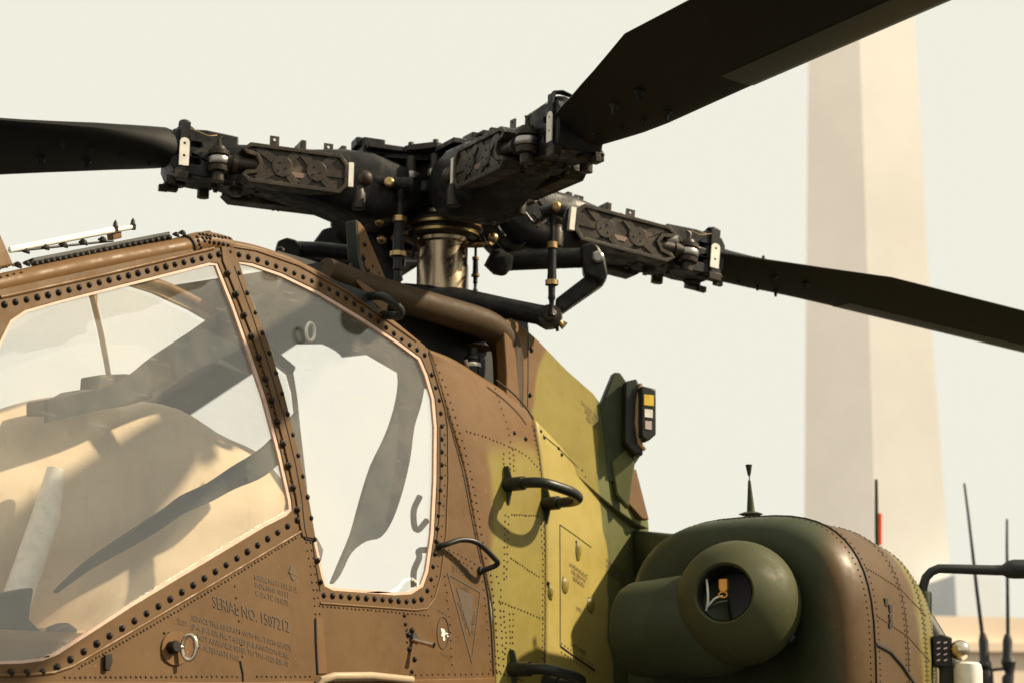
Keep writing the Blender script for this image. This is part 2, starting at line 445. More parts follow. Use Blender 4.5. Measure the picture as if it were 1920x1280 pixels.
slab('warm_slab', [(-700, 1595, 1668), (100, 1612, 1719), (400, 1622.4, 1735), (600, 1629, 1746), (1000, 1641, 1776), (1345, 1649, 1802)], MT2, DT + .83, DT + 3.3, ())
# low pavilion behind the parked vehicles
mp_, nt, b = nodemat('pavilion_render'); pos = N(nt, 'ShaderNodeNewGeometry').outputs['Position']
nt.links.new(mixc(nt, mrange(nt, noise(nt, .3, 4, .6, pos), .3, .7), (.78, .64, .50), (.72, .58, .44)), b.inputs['Base Color']); b.inputs['Roughness'].default_value = .8
PAV = bpy.data.objects.new('pavilion', None); COL.objects.link(PAV)
tag(PAV, 'low peach coloured building far behind the two whip antennas', 'building')
mb = MB(); A, B_ = VD(1690, 1152, 70), VD(2150, 1160, 74); 
for P in (A, B_): P.z = A.z
mb.loft([[A, B_, B_ + DH * 12, A + DH * 12], [Vector((p.x, p.y, 0)) for p in (A, B_, B_ + DH * 12, A + DH * 12)]]); mb.obj('wall', mp_, PAV)
mb = MB(); A2, B2 = VD(1680, 1200, 69.6), VD(2150, 1206, 73.6); B2.z = A2.z
mb.loft([[A2, B2, B2 + DH * .4, A2 + DH * .4], [p - UPZ * .35 for p in (A2, B2, B2 + DH * .4, A2 + DH * .4)]]); mb.obj('ledge', mp_, PAV)
mblue = facade('pale_blue_glazing', (.66, .70, .74))
BLD = MB(); A, B_ = VD(1790, 1076, 160), VD(1878, 1080, 162); B_.z = A.z
BLD.loft([[A, B_, B_ + DH * 15, A + DH * 15], [Vector((p.x, p.y, 0)) for p in (A, B_, B_ + DH * 15, A + DH * 15)]])
tag(BLD.obj('office_block', mblue, None), 'pale blue far block glimpsed under the bent black tube', 'building')

# ------------------------------------------------------------------ fuselage side, canopy frame and windows
W1 = [(-75, 800), (-30, 715), (0, 640), (20, 600), (50, 580), (110, 563), (200, 540), (300, 515), (395, 491), (409, 493), (418, 515), (440, 570), (470, 655), (500, 745), (528, 850), (547, 935), (549, 955), (538, 966), (500, 985), (400, 1045), (250, 1135), (150, 1200), (110, 1226), (80, 1238), (40, 1243), (-75, 1246)]
W2 = [(441, 489), (475, 493), (530, 512), (600, 546), (680, 594), (750, 640), (790, 670), (803, 700), (816, 745), (821, 800), (820, 900), (815, 1000), (805, 1070), (795, 1098), (772, 1113), (740, 1115), (680, 1110), (625, 1106), (609, 1098), (603, 1080), (590, 1020), (570, 920), (545, 815), (510, 690), (475, 580), (450, 515)]
OUT = [(-260, 600), (0, 543), (200, 500), (395, 458), (430, 457), (480, 466), (560, 494), (650, 543), (730, 600), (780, 637), (803, 654), (820, 705), (838, 770), (870, 880), (893, 1000), (905, 1060), (917, 1110), (924, 1170), (928, 1240), (931, 1345), (-260, 1345)]
mb = MB().plate(OUT, S1, .022, 0, [W1, W2])
SIDE = mb.obj('side_panel', M_SIDEB, HELI, 30, .003)
tag(SIDE, 'brown riveted cockpit side panel with stencilled serial number')
# starboard side of the cockpit: sill panel, bow post and roof rail, seen dimly through the glass
def mir(P): return Vector((P.x, -P.y, P.z))
W1m = inset(W1, -14); W2m = inset(W2, -14)
mb2 = MB()
mb2.v = [mir(v) for v in MB().plate(OUT, S1, .03, 0, [W1m, W2m]).v]; mb2.f = MB().plate(OUT, S1, .03, 0, [W1m, W2m]).f
FAR = mb2.obj('starboard_panel', M_TAN, HELI, 30)
for w, nm in ((W1, 'front_window'), (W2, 'rear_window')):
    g = MB().plate(inset(w, -6), S1, .006, -.010).obj(nm, M_GLASS, HELI, 30)
    tag(g, 'front side window with dusty glass' if w is W1 else 'tall rear side window with scratched glass')
    MB().plate(inset(w, -3), S1, .010, -.0035, [inset(w, 6)]).obj('window_edge', M_GLINT, g, 30, .0025)
    q = MB().plate(inset(w, -6), S1, .006, -.012); q.v = [mir(v) for v in q.v]
    q.obj('starboard_window', M_GLASS2, HELI, 30)

# roof rails (both sides) and the bow joint
def rail(pts, r, flip=False, name='roof_rail', mat=None, n=18, inward=.03):
    P = [S1(x, y) - S1.n * inward for x, y in c2(pts, 4)]
    if flip: P = [mir(p) for p in P]
    return MB().tube(P, r, n).obj(name, mat or M_BROWN, HELI)
RA = [(-160, 568), (0, 532), (100, 510), (200, 489), (350, 461), (396, 453)]; RB = [(430, 455), (480, 465), (520, 477), (560, 492), (640, 535), (720, 588), (800, 652)]
rail(RA, .034); rail(RB, .022, name='rear_roof_rail')
rail(RA, .022, True); rail(RB, .02, True, 'rear_roof_rail')
bj = rail([(362, 458), (385, 452), (410, 453), (436, 460)], [.039] * 13, name='roof_joint', n=20)
mb = MB().tube([S1(361, 458.5) - S1.n * .03, S1(364, 457.5) - S1.n * .03], .0405, 20)
mb.obj('joint_edge', M_SEAM, bj)
RJ = bvh(bj)
rivets('joint_rivet_rows', [([(370, 445), (378, 468)], 7), ([(375, 439), (432, 448)], 7), ([(384, 452), (432, 460)], 9), ([(380, 446), (400, 447)], 7)], RJ, M_BOLT, bj, .007)
# overhead panes and cross frames between the two roof rails
def roofpane(name, a, c, mat):
    P = [S1(*a) - S1.n * .03, S1(*c) - S1.n * .03]
    q = [P[0], P[1], mir(P[1]), mir(P[0])]
    return MB().loft([[p + UPZ * .012 for p in q], [p + UPZ * .004 for p in q]]).obj(name, mat, HELI, 30)
roofpane('overhead_window', (-75, 540), (385, 442), M_GLASS2); roofpane('overhead_window', (440, 450), (560, 487), M_GLASS2)
for x, y in ((404, 444),):
    p = S1(x, y) - S1.n * .03; MB().tube([p, mir(p)], .03, 12).obj('bow_frame', M_BROWN)

# raised beads, flange steps and seams on the side panel
for pts, rr in (([(-75, 1268), (60, 1264), (100, 1260), (135, 1248), (250, 1181), (400, 1093), (563, 996)], .0055), ([(0, 558), (200, 514), (400, 466)], .006), ([(600, 1130), (780, 1143), (800, 1140), (815, 1120), (826, 1080), (836, 1000), (840, 900), (839, 800), (834, 765), (812, 690)], .004), ([(432, 462), (480, 470), (560, 498), (650, 547), (780, 640)], .004)):
    MB().tube([S1(x, y) + S1.n * .001 for x, y in pts], rr, 8).obj('flange_bead', M_BROWN, SIDE)
POST = MB().plate([(413, 462), (437, 466), (462, 540), (500, 640), (530, 735), (556, 840), (578, 940), (590, 1010), (566, 1006), (561, 985), (553, 930), (530, 830), (503, 725), (468, 622), (432, 530), (416, 490)], S1, .006, .006).obj('centre_post', M_SIDEB, SIDE, 30, .002)
seam(MB(), [(437, 500), (470, 590), (500, 680), (530, 780), (552, 870), (563, 930), (569, 990), (573, 1006)], S1, .002, .0065).obj('panel_seam', M_SEAM, SIDE)
seam(MB(), [(563, 930), (566, 985), (571, 1009), (590, 1013)], S1, .0028, .003).obj('panel_seam', M_SEAM, SIDE)
seam(MB(), [(585, 1010), (592, 1060), (600, 1108)], S1, .002, .001).obj('panel_seam', M_SEAM, SIDE)
seam(MB(), [(591, 1160), (592, 1200), (595, 1262)], S1, .005, .002).obj('panel_seam', M_SEAM, SIDE)
seam(MB(), [(450, 1238), (455, 1262), (456, 1290)], S1, .0035, .002).obj('panel_seam', M_SEAM, SIDE)
seam(MB(), [(803, 660), (838, 775), (868, 885), (890, 1000), (902, 1055)], S1, .002, .001).obj('panel_seam', M_SEAM, SIDE)
seam(MB(), [(906, 1068), (915, 1120), (921, 1180), (925, 1265)], S1, .0036, .002).obj('panel_seam', M_SEAM, SIDE)
seam(MB(), [(825, 800), (825, 900), (822, 980), (815, 1040)], S1, .0016, .002).obj('panel_seam', M_SEAM, SIDE)
MB().plate([(591, 1156), (604, 1160), (612, 1262), (595, 1263)], S1, .003, .004).obj('splice_plate', M_BROWN, SIDE, 30, .001)
MB().plate([(-75, 1279), (500, 1278), (840, 1272), (922, 1270), (922, 1282), (840, 1285), (500, 1290), (-75, 1292)], S1, .012, .012).obj('lower_rail', M_BROWN, SIDE, 30, .004)
MB().tube([S1(x, y) + S1.n * r_ for x, y, r_ in ((585, 1300, .0), (592, 1276, .03), (610, 1270, .04), (680, 1269, .04), (760, 1276, .03))], .014, 12).obj('fairing_lip', M_EDGE, SIDE)

# large canopy bolts, one by one
bolts_px([(8, 571), (100, 551), (201, 526), (306, 501), (410, 477)], 23, S1, .0082, SIDE)
bolts_px([(430, 473), (475, 484), (540, 507), (604, 535), (655, 563), (700, 596), (748, 632), (796, 665)], 24, S1, .0078, SIDE)
bolts_px([(809, 702), (823, 745), (828, 790), (828, 870), (825, 930), (820, 985), (816, 1030), (809, 1082), (801, 1106)], 18, S1, .0075, SIDE)
bolts_px([(790, 1122), (767, 1127), (707, 1122), (641, 1117), (607, 1115)], 13, S1, .0082, SIDE)
bolts_px([(20, 1261), (73, 1261), (102, 1253), (205, 1191), (321, 1121), (440, 1048), (557, 974)], 25, S1, .0088, SIDE)
bolts_px([(425, 513), (454, 585), (492, 694), (524, 811), (544, 891), (556, 955)], 12, S1, .0082, POST, .006)
bolts_px([(446, 513), (478, 591), (520, 713), (554, 842), (574, 930), (590, 1021), (600, 1090)], 16, S1, .0078, POST, .004)
rivets('panel_rivet_rows', [
    ([(148, 1251), (330, 1146), (560, 1004)], 7.4), ([(122, 1269), (445, 1267)], 9.5), ([(482, 1267), (588, 1267)], 9), ([(622, 1266), (920, 1262)], 10.5),
    ([(606, 1136), (700, 1143), (806, 1153)], 7.6), ([(574, 1016), (583, 1070), (589, 1120), (592, 1150)], 15), ([(582, 1016), (591, 1070), (597, 1120), (600, 1150)], 15),
    ([(598, 1168), (604, 1258)], 17.5), ([(605, 1168), (611, 1258)], 17.5),
    ([(833, 795), (835, 870), (832, 950), (826, 1020), (818, 1085), (806, 1130), (806, 1150)], 19), ([(836, 760), (862, 860), (880, 945), (896, 1015)], 19),
    ([(834, 1080), (842, 1150), (848, 1250)], 15), ([(905, 1090), (913, 1160), (921, 1255)], 15),
    ([(842, 1030), (897, 1060)], 9), ([(838, 1036), (890, 1066)], 9), ([(440, 1098), (456, 1240)], 22),
    ([(1, 503), (38, 494)], 12), ([(2, 520), (52, 508)], 13), ([(760, 1155), (765, 1180)], 12)], S1, M_RIV, SIDE, .0045)
rivets('post_rivet_rows', [([(430, 500), (463, 600), (497, 715), (532, 840), (560, 960), (572, 1000)], 13), ([(439, 512), (471, 605), (505, 715), (540, 840), (568, 960), (580, 1000)], 13)], S1, M_BOLT, POST, .0052, 1.6)

# stencils
tx = lambda s, o, bx, up, **k: text_px('stencil_text', s, S1, o, bx, up, SIDE, **k)
tx('SERIAL NO. 1507212', (399, 1137), (543, 1185), (397, 1114), bold=.0)
for s, o, e in (('SERVICE THIS AIRCRAFT WITH MIL-T-5624 GRADE', (359, 1161), (546, 1218)), ('JP-4, JP-5 OR MIL-T-83133 JP-8 AVIATION FUEL.', (360, 1178), (543, 1234)), ('IF NOT AVAILABLE REFER TO TM1-1520-238-10', (361, 1195), (541, 1249)), ('FOR ALTERNATE FUEL.', (362, 1212), (452, 1240)),
                ('BOEING P/N 7-1 1100-21-15', (477, 1085), (557, 1110)), ('P-SN-HH1 10153', (478, 1100), (541, 1119)), ('C-SN-TC 104575', (479, 1115), (541, 1135)), ('SL01', (333, 1168), (350, 1173))):
    tx(s, o, e, (o[0] - .5, o[1] - 10.5), bold=.0)
disc = [(549 + 0 + 6 * math.cos(a), 1073 + 14 * math.sin(a) + 4 * math.cos(a)) for a in [i * math.pi / 8 for i in range(16)]]
MB().plate(disc, S1, .001, .0022).obj('round_stencil', M_INK, SIDE)
MB().plate([(541, 1069), (556, 1076), (556, 1080), (541, 1073)], S1, .001, .0032).obj('round_stencil_bar', M_BROWN, SIDE)
# warning triangle
def tri_ring(o, i): return MB().plate(o, S1, .001, .002, [i])
tri_ring([(838, 1073), (902, 1108), (884, 1243)], [(841.5, 1077.5), (899.5, 1110), (884, 1233)]).obj('warning_triangle_border', M_INK, SIDE)
MB().plate([(855, 1101), (887, 1116), (886, 1130), (881, 1192)], S1, .001, .002).obj('warning_triangle', M_INK, SIDE)
tx('DANGER', (862, 1101), (880, 1110), (861.5, 1093), bold=.0)
tx('EXPLOSIVES', (857, 1128), (873, 1177), (862, 1127), bold=.01); tx('JETTISON', (886, 1186), (893, 1147), (881, 1184), bold=.01)
tx('CANOPY', (846, 1059), (880, 1073), (846, 1051)); tx('JETTISON', (848, 1068), (882, 1083), (848, 1060))
# round access cover with scraped centre
ring = [(830 + 11 * math.cos(a), 1186 + 30 * math.sin(a)) for a in [i * math.pi / 12 for i in range(24)]]
mb = MB(); seam(mb, ring + ring[:1], S1, .0016, .001); mb.obj('access_cover_seam', M_SEAM, SIDE)
mb = MB()
for cx, cy, a, c in ((831, 1186, 3.2, 8), (828, 1180, 2, 3), (832, 1197, 2, 4), (836, 1187, 4, 1.5), (839, 1192, 1.5, 1.5), (828, 1190, 1.5, 2)):
    mb.plate([(cx + a * math.cos(i * math.pi / 5), cy + c * math.sin(i * math.pi / 5)) for i in range(10)], S1, .0008, .0018)
mb.obj('bare_metal_scrape', M_WHITE, SIDE)
tx('RELEASE', (822, 1146), (838, 1154), (822, 1140)); tx('CONNECTOR', (826, 1225), (844, 1236), (826, 1219))
# eye bolt on its round plate, small bracket and canopy release pin
mb = MB().plate([(328 + 27 * math.cos(i * math.pi / 10), 1215 + 33 * math.sin(i * math.pi / 10)) for i in range(20)], S1, .004, .006)
EP = mb.obj('eye_bolt_plate', M_BROWN, SIDE, 30, .002)
rivets('plate_rivet_rows', [([(308, 1186), (345, 1188)], 8), ([(310, 1240), (345, 1244)], 9)], S1, M_BOLT, EP, .005)
c0 = S1(318, 1214); mb = MB().lathe([(0, .035), (.016, .035), (.02, .03), (.02, 0)], c0, S1.n, 16)
mb.obj('eye_bolt_boss', M_BOLT, EP)
c1 = S1(338, 1216) + S1.n * .04; mb = MB()
mb.tube([c1 + RT * .022 * math.cos(a) + UPZ * .038 * math.sin(a) for a in [i * math.pi / 12 for i in range(25)]], .0075, 10); mb.cyl(c0 + S1.n * .02, c1 - RT * .02, .008)
mb.obj('eye_ring', M_STEEL, EP)
mb = MB().plate([(192, 1228), (204, 1226), (206, 1240), (200, 1258), (192, 1256)], S1, .01, .014); mb.obj('small_bracket', M_BOLT, SIDE, 30, .002)
mb = MB().tube([S1(772, 1198), S1(772, 1198) + Vector((-.02, .085, -.022))], .0085, 12); mb.tube([S1(772, 1198) + Vector((-.017, .07, -.018)), S1(772, 1198) + Vector((-.02, .088, -.0225))], .0105, 12)
PIN = mb.obj('release_pin', M_STEEL, SIDE)
MB().lathe([(0, .012), (.014, .012), (.018, 0)], S1(774, 1195), S1.n, 14).obj('pin_socket', M_DARK, PIN)
for x, y, r_ in ((758, 1153, .007), (760, 1169, .007), (772, 1181, .011), (765, 1189, .01), (781, 1200, .011), (767, 1216, .01), (777, 1235, .01), (772, 1258, .008), (762, 1182, .005), (779, 1188, .005), (763, 1203, .005)):
    bolt(S1(x, y), S1.n, r_ * .8, SIDE, 'fastener')

# ------------------------------------------------------------------ fuselage behind the cockpit: curved cheek, service panel, mast fairing
def patch(name, cols, mat, sub=6, parent=HELI, roll=True, back=.0):
    """cols: list of columns, each a list of (px, py, y): a smooth skin through points on real planes y = const.
    The first row is the shoulder; the skin rolls over behind it."""
    G = []
    for c in cols:
        pts = [PY(y)(x, yy) for x, yy, y in c]
        if roll:
            p = pts[0]; d = ray(c[0][0], c[0][1]).normalized()
            pts = [p + d * .30 - UPZ * .10, p + d * .10 - UPZ * .02] + pts
        G.append(crom(pts, sub))
    n = len(G[0]); rows = [crom([g[i] for g in G], sub) for i in range(n)]
    m = len(rows[0]); v = [p for r_ in rows for p in r_]; f = []
    for i in range(n - 1):
        for k in range(m - 1): f.append((i * m + k, i * m + k + 1, (i + 1) * m + k + 1, (i + 1) * m + k))
    o = MB().add(v, f).obj(name, mat, parent, 60)
    so_ = o.modifiers.new('skin', 'SOLIDIFY'); so_.thickness = .006; so_.offset = -1
    # make the skin face outwards
    if o.data.polygons[len(o.data.polygons) // 2].normal.dot(CAM) < 0: o.data.flip_normals()
    return o
def ys(z): return .5 - .12 * (z - 2.0)
def s1y(x, y): return S1(x, y).y
def ccol(pts, dy): return [(x, y, s1y(x, y) + d) for (x, y), d in zip(pts, dy)]
RW = [-.05, -.012, 0, 0, 0, 0, 0, 0]
CH = patch('cheek_panel', [
    ccol([(803, 655), (811, 682), (838, 770), (870, 880), (893, 1000), (912, 1085), (925, 1160), (931, 1345)], [-.003] * 8),
    ccol([(850, 674), (856, 700), (876, 785), (903, 890), (922, 1005), (936, 1085), (946, 1160), (950, 1345)], [-.015, .0, .010, .012, .010, .008, .006, .004]),
    ccol([(905, 708), (909, 730), (922, 800), (940, 900), (953, 1005), (962, 1085), (968, 1160), (970, 1345)], [-.03, -.008, .012, .016, .014, .010, .008, .004]),
    ccol([(958, 741), (961, 765), (970, 825), (982, 910), (990, 1005), (994, 1085), (996, 1160), (996, 1345)], [-.035, -.012, .005, .010, .008, .004, .002, .0]),
    ccol([(1000, 772), (1003, 797), (1011, 850), (1019, 925), (1023, 1005), (1024, 1085), (1024, 1160), (1022, 1345)], [-.035, -.015, -.006, -.004, -.004, -.006, -.008, -.012])], M_SIDE)
tag(CH, 'curved brown and green cheek panel behind the rear window')
D0 = [(1000, 772), (1003, 797), (1011, 850), (1019, 925), (1023, 1005), (1024, 1085), (1024, 1160), (1022, 1345)]
SV = patch('service_panel', [
    ccol([(999, 771), (1003, 796), (1011, 850), (1019, 925), (1023, 1005), (1024, 1085), (1024, 1160), (1022, 1345)], [-.037, -.017, -.008, -.006, -.006, -.008, -.010, -.014]),
    ccol([(1062, 832), (1063, 856), (1064, 890), (1066, 940), (1068, 1005), (1068, 1085), (1068, 1160), (1066, 1345)], [-.035, -.025, -.022, -.020, -.02, -.022, -.025, -.03]),
    ccol([(1130, 900), (1131, 918), (1131, 945), (1131, 980), (1132, 1030), (1132, 1085), (1132, 1160), (1132, 1345)], [-.045, -.045, -.05, -.055, -.06, -.065, -.065, -.065]),
    ccol([(1170, 940), (1171, 955), (1172, 975), (1172, 1005), (1172, 1045), (1172, 1095), (1172, 1160), (1172, 1345)], [-.06, -.065, -.07, -.075, -.08, -.085, -.085, -.085]),
    ccol([(1215, 975), (1216, 987), (1216, 1005), (1216, 1030), (1216, 1065), (1216, 1105), (1216, 1165), (1216, 1345)], [-.08, -.085, -.09, -.095, -.10, -.105, -.105, -.105])], M_SERV, roll=False)
tag(SV, 'yellow green service panel with access door beside the engine')
BC, BS = bvh(CH), bvh(SV)
rivets('cheek_rivet_rows', [
    ([(809, 680), (826, 722), (846, 782), (863, 838), (876, 895), (886, 945), (895, 1000), (905, 1046)], 15), ([(818, 683), (836, 726), (855, 786), (872, 842), (885, 898), (895, 948), (903, 1000), (912, 1048)], 15),
    ([(875, 808), (910, 818), (943, 832), (970, 843), (992, 858), (1014, 882)], 7.5), ([(928, 728), (942, 770), (953, 808), (960, 840)], 13), ([(944, 850), (944, 872)], 9), ([(955, 838), (957, 880)], 10), ([(962, 842), (964, 884)], 10),
    ([(998, 798), (1009, 850), (1015, 890)], 9), ([(1002, 796), (1013, 850), (1018, 890)], 9),
    ([(947, 965), (945, 1060), (946, 1090)], 12), ([(953, 968), (951, 1050), (949, 1090)], 14), ([(958, 1046), (1013, 1083)], 5.2), ([(937, 1127), (1018, 1160)], 6.2),
    ([(1014, 970), (1018, 1060), (1017, 1270)], 11), ([(1019, 975), (1022, 1060), (1021, 1270)], 11), ([(960, 964), (1010, 966)], 4.5),
    ([(912, 1075), (922, 1140), (931, 1260)], 13), ([(921, 1077), (927, 1140), (937, 1260)], 13), ([(931, 1080), (940, 1105), (938, 1140), (945, 1260)], 13), ([(944, 1145), (950, 1200), (945, 1235)], 10), ([(955, 1150), (957, 1215), (962, 1240)], 11), ([(962, 1150), (961, 1210)], 11), ([(925, 1258), (985, 1276)], 7)],
    BC, M_RIV, CH, .0046)
mb = MB(); seam(mb, c2([(1001, 800), (1011, 855), (1018, 930), (1022, 1010), (1022, 1100), (1021, 1290)], 4), BC, .0022, .0005)
mb.obj('panel_seam', M_SEAM, CH)
for x, y in ((964, 811), (985, 822), (1027, 1093)):
    h = cast(BC, x, y) or cast(BS, x, y)
    if h: bolt(h[0], h[1], .0075, CH, 'fastener')
# fasteners and seam along the top edge of the service panel, under the mast fairing
for i, (x, y) in enumerate(((1014, 805), (1020, 817), (1047, 837), (1053, 849), (1090, 878), (1096, 890), (1130, 912), (1136, 922), (1158, 945), (1163, 952))):
    h = cast(BS, x, y + 3)
    if h: bolt(h[0], h[1], .006, SV, 'fastener')
for k, pts in enumerate(([(1018, 815), (1048, 840), (1092, 885), (1135, 925), (1165, 955), (1200, 985)], [(1049.5, 983), (1050, 1100), (1050, 1212)], [(1050, 983), (1080, 1004), (1112, 1028)], [(1051, 1211), (1080, 1232), (1115, 1256)])):
    mb = MB(); seam(mb, path_px(pts, 6), BS, .0022 if k != 3 else .004, .0006)
    if mb.v: mb.obj('panel_seam', M_SEAM if k != 2 else M_RIVG, SV)
rivets('service_rivet_rows', [([(1053, 1206), (1112, 1246)], 7), ([(1053, 1222), (1112, 1264)], 7), ([(1190, 1045), (1191, 1090)], 9)], BS, M_RIVG, SV, .005)
def surfpt(tree, x, y, off=0):
    h = cast(tree, x, y); return h[0] + h[1] * off
def stext(s, tree, o, bx, up, par):
    return text_mesh('stencil_text', s, surfpt(tree, *o), surfpt(tree, *bx), surfpt(tree, *up), M_INK, par, .004, .01)
for s, o, e in (('HYDRAULIC', (1067, 1060), (1101, 1084)), ('OIL SERVICE', (1071, 1073), (1097, 1092)), ('DRAIN', (1074, 1086), (1094, 1101)), ('NO STEP', (1080, 1142), (1089, 1148)), ('LATCH HERE', (1069, 1208), (1098, 1228)),
                ('WARNING KEEP CLEAR', (1136, 1052), (1170, 1078)), ('HOT EXHAUST AREA', (1136, 1062), (1170, 1088)), ('DO NOT OPERATE', (1136, 1072), (1170, 1098))):
    stext(s, BS, o, e, (o[0], o[1] - 7), SV)
def oval(tree, cx, cy, a, c, tilt=.25):
    return [(cx + a * math.cos(t), cy + c * math.sin(t) + tilt * a * math.cos(t)) for t in [i * math.pi / 8 for i in range(17)]]
for cx, cy, a, c in ((1083, 1031, 4, 20), (1059, 1096, 6, 16), (1107, 1133, 6, 15), (1031, 1110, 4, 14)):
    P = [surfpt(BS, x, y, .003) for x, y in oval(BS, cx, cy, a, c)[:-1]]
    c0 = sum(P, Vector()) / len(P); n = cast(BS, cx, cy)[1]
    v = [c0 + n * .010] + P + [c0 + (p - c0) * .55 + n * .010 for p in P]; m_ = len(P)
    f = [(1 + i, 1 + (i + 1) % m_, 1 + m_ + (i + 1) % m_, 1 + m_ + i) for i in range(m_)] + [(0, 1 + m_ + i, 1 + m_ + (i + 1) % m_) for i in range(m_)]
    LT = MB().add(v, f).obj('door_latch', M_GREENP, SV, 40)
    for dx, dy in ((-3, -c * .8), (3, -c * .3), (-2, c * .4), (2, c * .85)):
        h = cast(BS, cx + dx, cy + dy); bolt(h[0], h[1], .0045, LT, 'fastener')

# mast fairing: side skin, rounded front corner, thick lip over the dark opening
EP_ = Plane((0, .36, 3.0), (0, 1, .10))
DOGS = MB().plate(c2([(948, 600), (992, 622), (1062, 692), (1132, 763), (1140, 860), (1206, 966), (1212, 990), (1150, 950), (1080, 890), (1010, 830), (985, 805), (952, 790), (950, 700)], 3, True), EP_, .05, 0).obj('mast_fairing', M_DOG, HELI, 30, .012)
tag(DOGS, 'brown to green mast fairing sloping down behind the canopy')
LX = Plane((0, .29, 3.1), (0, 1, .08))
LIPP = [(610, 505, .045), (680, 534, .052), (740, 555, .056), (800, 573, .058), (860, 591, .06), (905, 606, .062), (935, 626, .064), (950, 655, .066), (954, 700, .066), (955, 750, .066), (956, 810, .066)]
LQ = c2([(a, b_) for a, b_, c in LIPP], 4); LR_ = [v.x for v in crom([(c, 0, 0) for a, b_, c in LIPP], 4)]
MB().tube([LX(x, y) for x, y in LQ], LR_, 24).obj('fairing_lip', M_LIP)
LT3 = [LX(x, y) for x, y in LQ[:26]]
MB().loft([[p + Vector((0, -.02, .03)), p + Vector((-.0, -.9, .06)), p + Vector((0, -.9, .02)), p + Vector((0, -.02, -.01))] for p in LT3]).obj('fairing_roof', M_DARK)
mb = MB(); seam(mb, [(990, 628), (990, 700), (989, 762)], EP_, .0025, .0005); mb.obj('panel_seam', M_SEAM, DOGS)
for x, y in ((996, 656), (993, 740)): bolt(EP_(x, y), EP_.n, .0085, DOGS, 'fastener')
mb = MB(); seam(mb, c2([(930, 712), (960, 735), (985, 762), (1000, 785)], 4), Plane((0, .40, 3), (0, 1, .1)), .004); mb.obj('edge_gasket', M_SEAM, DOGS)
for s, o, e in (('DO NOT STEP', (1090, 757), (1122, 790)), ('SPRAY AREA', (1096, 772), (1119, 797)), ('KEEP DRY', (1099, 786), (1118, 806))):
    text_px('stencil_text', s, EP_, o, e, (o[0], o[1] - 8), DOGS, .003)
# dark bay behind the opening
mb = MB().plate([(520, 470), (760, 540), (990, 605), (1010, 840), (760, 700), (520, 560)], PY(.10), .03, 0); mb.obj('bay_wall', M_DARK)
mb = MB().lathe([(0, .085), (.020, .085), (.022, .055), (.034, .05), (.034, .035), (.028, .033), (.034, .03), (.03, .0), (.03, -.12)], PY(.22)(886, 690), (0, 0, 1), 18)
CAP = mb.obj('filler_cap', M_BLK)
MB().tube([PY(.22)(878, 692), PY(.22)(874, 684), PY(.22)(872, 674)], .010, 10).obj('cap_valve', M_GREY, CAP)
MB().lathe([(.035, 0), (.037, .006), (.037, .012), (.034, .016)], PY(.22)(886, 688), (0, 0, 1), 18).obj('cap_ring', M_WHITE, CAP)
MB().sphere(PY(.12)(900, 651), .085, 16, 8, (1, .5, .14)).obj('bay_vane', M_BROWN)

# fin with warning receiver at the rear of the fairing
FP = Plane(EP_(1140, 780), (.55, .80, .05))
FIN = MB().plate([(1147, 700), (1158, 701), (1188, 744), (1200, 850), (1180, 880), (1150, 905), (1128, 905), (1131, 860), (1120, 766)], FP, .05, .035).obj('sensor_fin', M_DGREEN, HELI, 30, .006)
BX = MB().plate([(1160, 722), (1180, 718), (1190, 740), (1192, 860), (1176, 858), (1158, 836)], FP, .05, .09).obj('receiver_body', M_BLK, FIN, 30, .008)
HD = MB().plate([(1180, 736), (1206, 742), (1206, 826), (1192, 838), (1180, 828)], FP, .06, .15).obj('receiver_head', M_BLK, FIN, 30, .006)
m_y = plain('amber_lens', (.75, .5, .05), .2); m_p = plain('rose_lens', (.55, .42, .40), .25)
def lens(pts, m): MB().plate(pts, FP, .008, .153).obj('receiver_lens', m, HD, 30, .001)
lens([(1183, 752), (1201, 754), (1201, 774), (1183, 772)], m_y); lens([(1184, 779), (1199, 781), (1199, 796), (1184, 794)], M_WHITE); lens([(1185, 801), (1197, 802), (1197, 818), (1185, 816)], m_p)
MB().tube([FP(x, y) + FP.n * .095 for x, y in ((1186, 728), (1181, 760), (1179, 800), (1184, 838), (1194, 850))], .010, 8).obj('receiver_gasket', M_TAN, FIN)
MB().plate([(1140, 868), (1168, 845), (1184, 872), (1172, 955), (1150, 930)], FP, .04, .045).obj('fin_foot', M_MGREEN, FIN, 30, .006)
MB().plate([(1172, 880), (1188, 880), (1212, 975), (1200, 975), (1168, 940)], Plane(EP_(1180, 920), (.25, .95, .1)), .03, .02).obj('rear_fairing', M_BROWN, HELI, 30, .006)

# grab handles
def handle(name, base, tip, r, tree, plate=True, mat=None):
    """base: two foot pixels on the skin; tip: outboard reach in metres"""
    A, B_ = surfpt(tree, *base[0]) if not isinstance(tree, Plane) else tree(*base[0]), surfpt(tree, *base[1]) if not isinstance(tree, Plane) else tree(*base[1])
    n = Vector((0, 1, 0)); d = (B_ - A)
    pts = [A, A + n * tip * .55, A + n * tip * .82 + d * .10, A + n * tip * .97 + d * .42, A + n * tip + d * .62, A + n * tip * .93 + d * .84, A + n * tip * .72 + d * .98, A + n * tip * .4 + d, B_]
    o = MB().tube(crom(pts, 6), r, 16).obj(name, mat or M_BLK)
    for P, q in ((A, .42), (B_, .34)):
        MB().cyl(P - n * .01, P + n * tip * q, r * 1.32).obj('handle_socket', mat or M_BLK, o)
        if plate:
            MB().loft([[P + Vector((0, .0, .075)) + n * a, P + Vector((.004, 0, .0)) + n * (a + .05 * b_), P + Vector((0, 0, -.085)) + n * a, P + Vector((-.012, 0, -.08)) + n * a, P + Vector((-.012, 0, .07)) + n * a] for a, b_ in ((-.03, 0), (.012, .6))]).obj('handle_plate', M_DGREEN, o, 30)
    return o
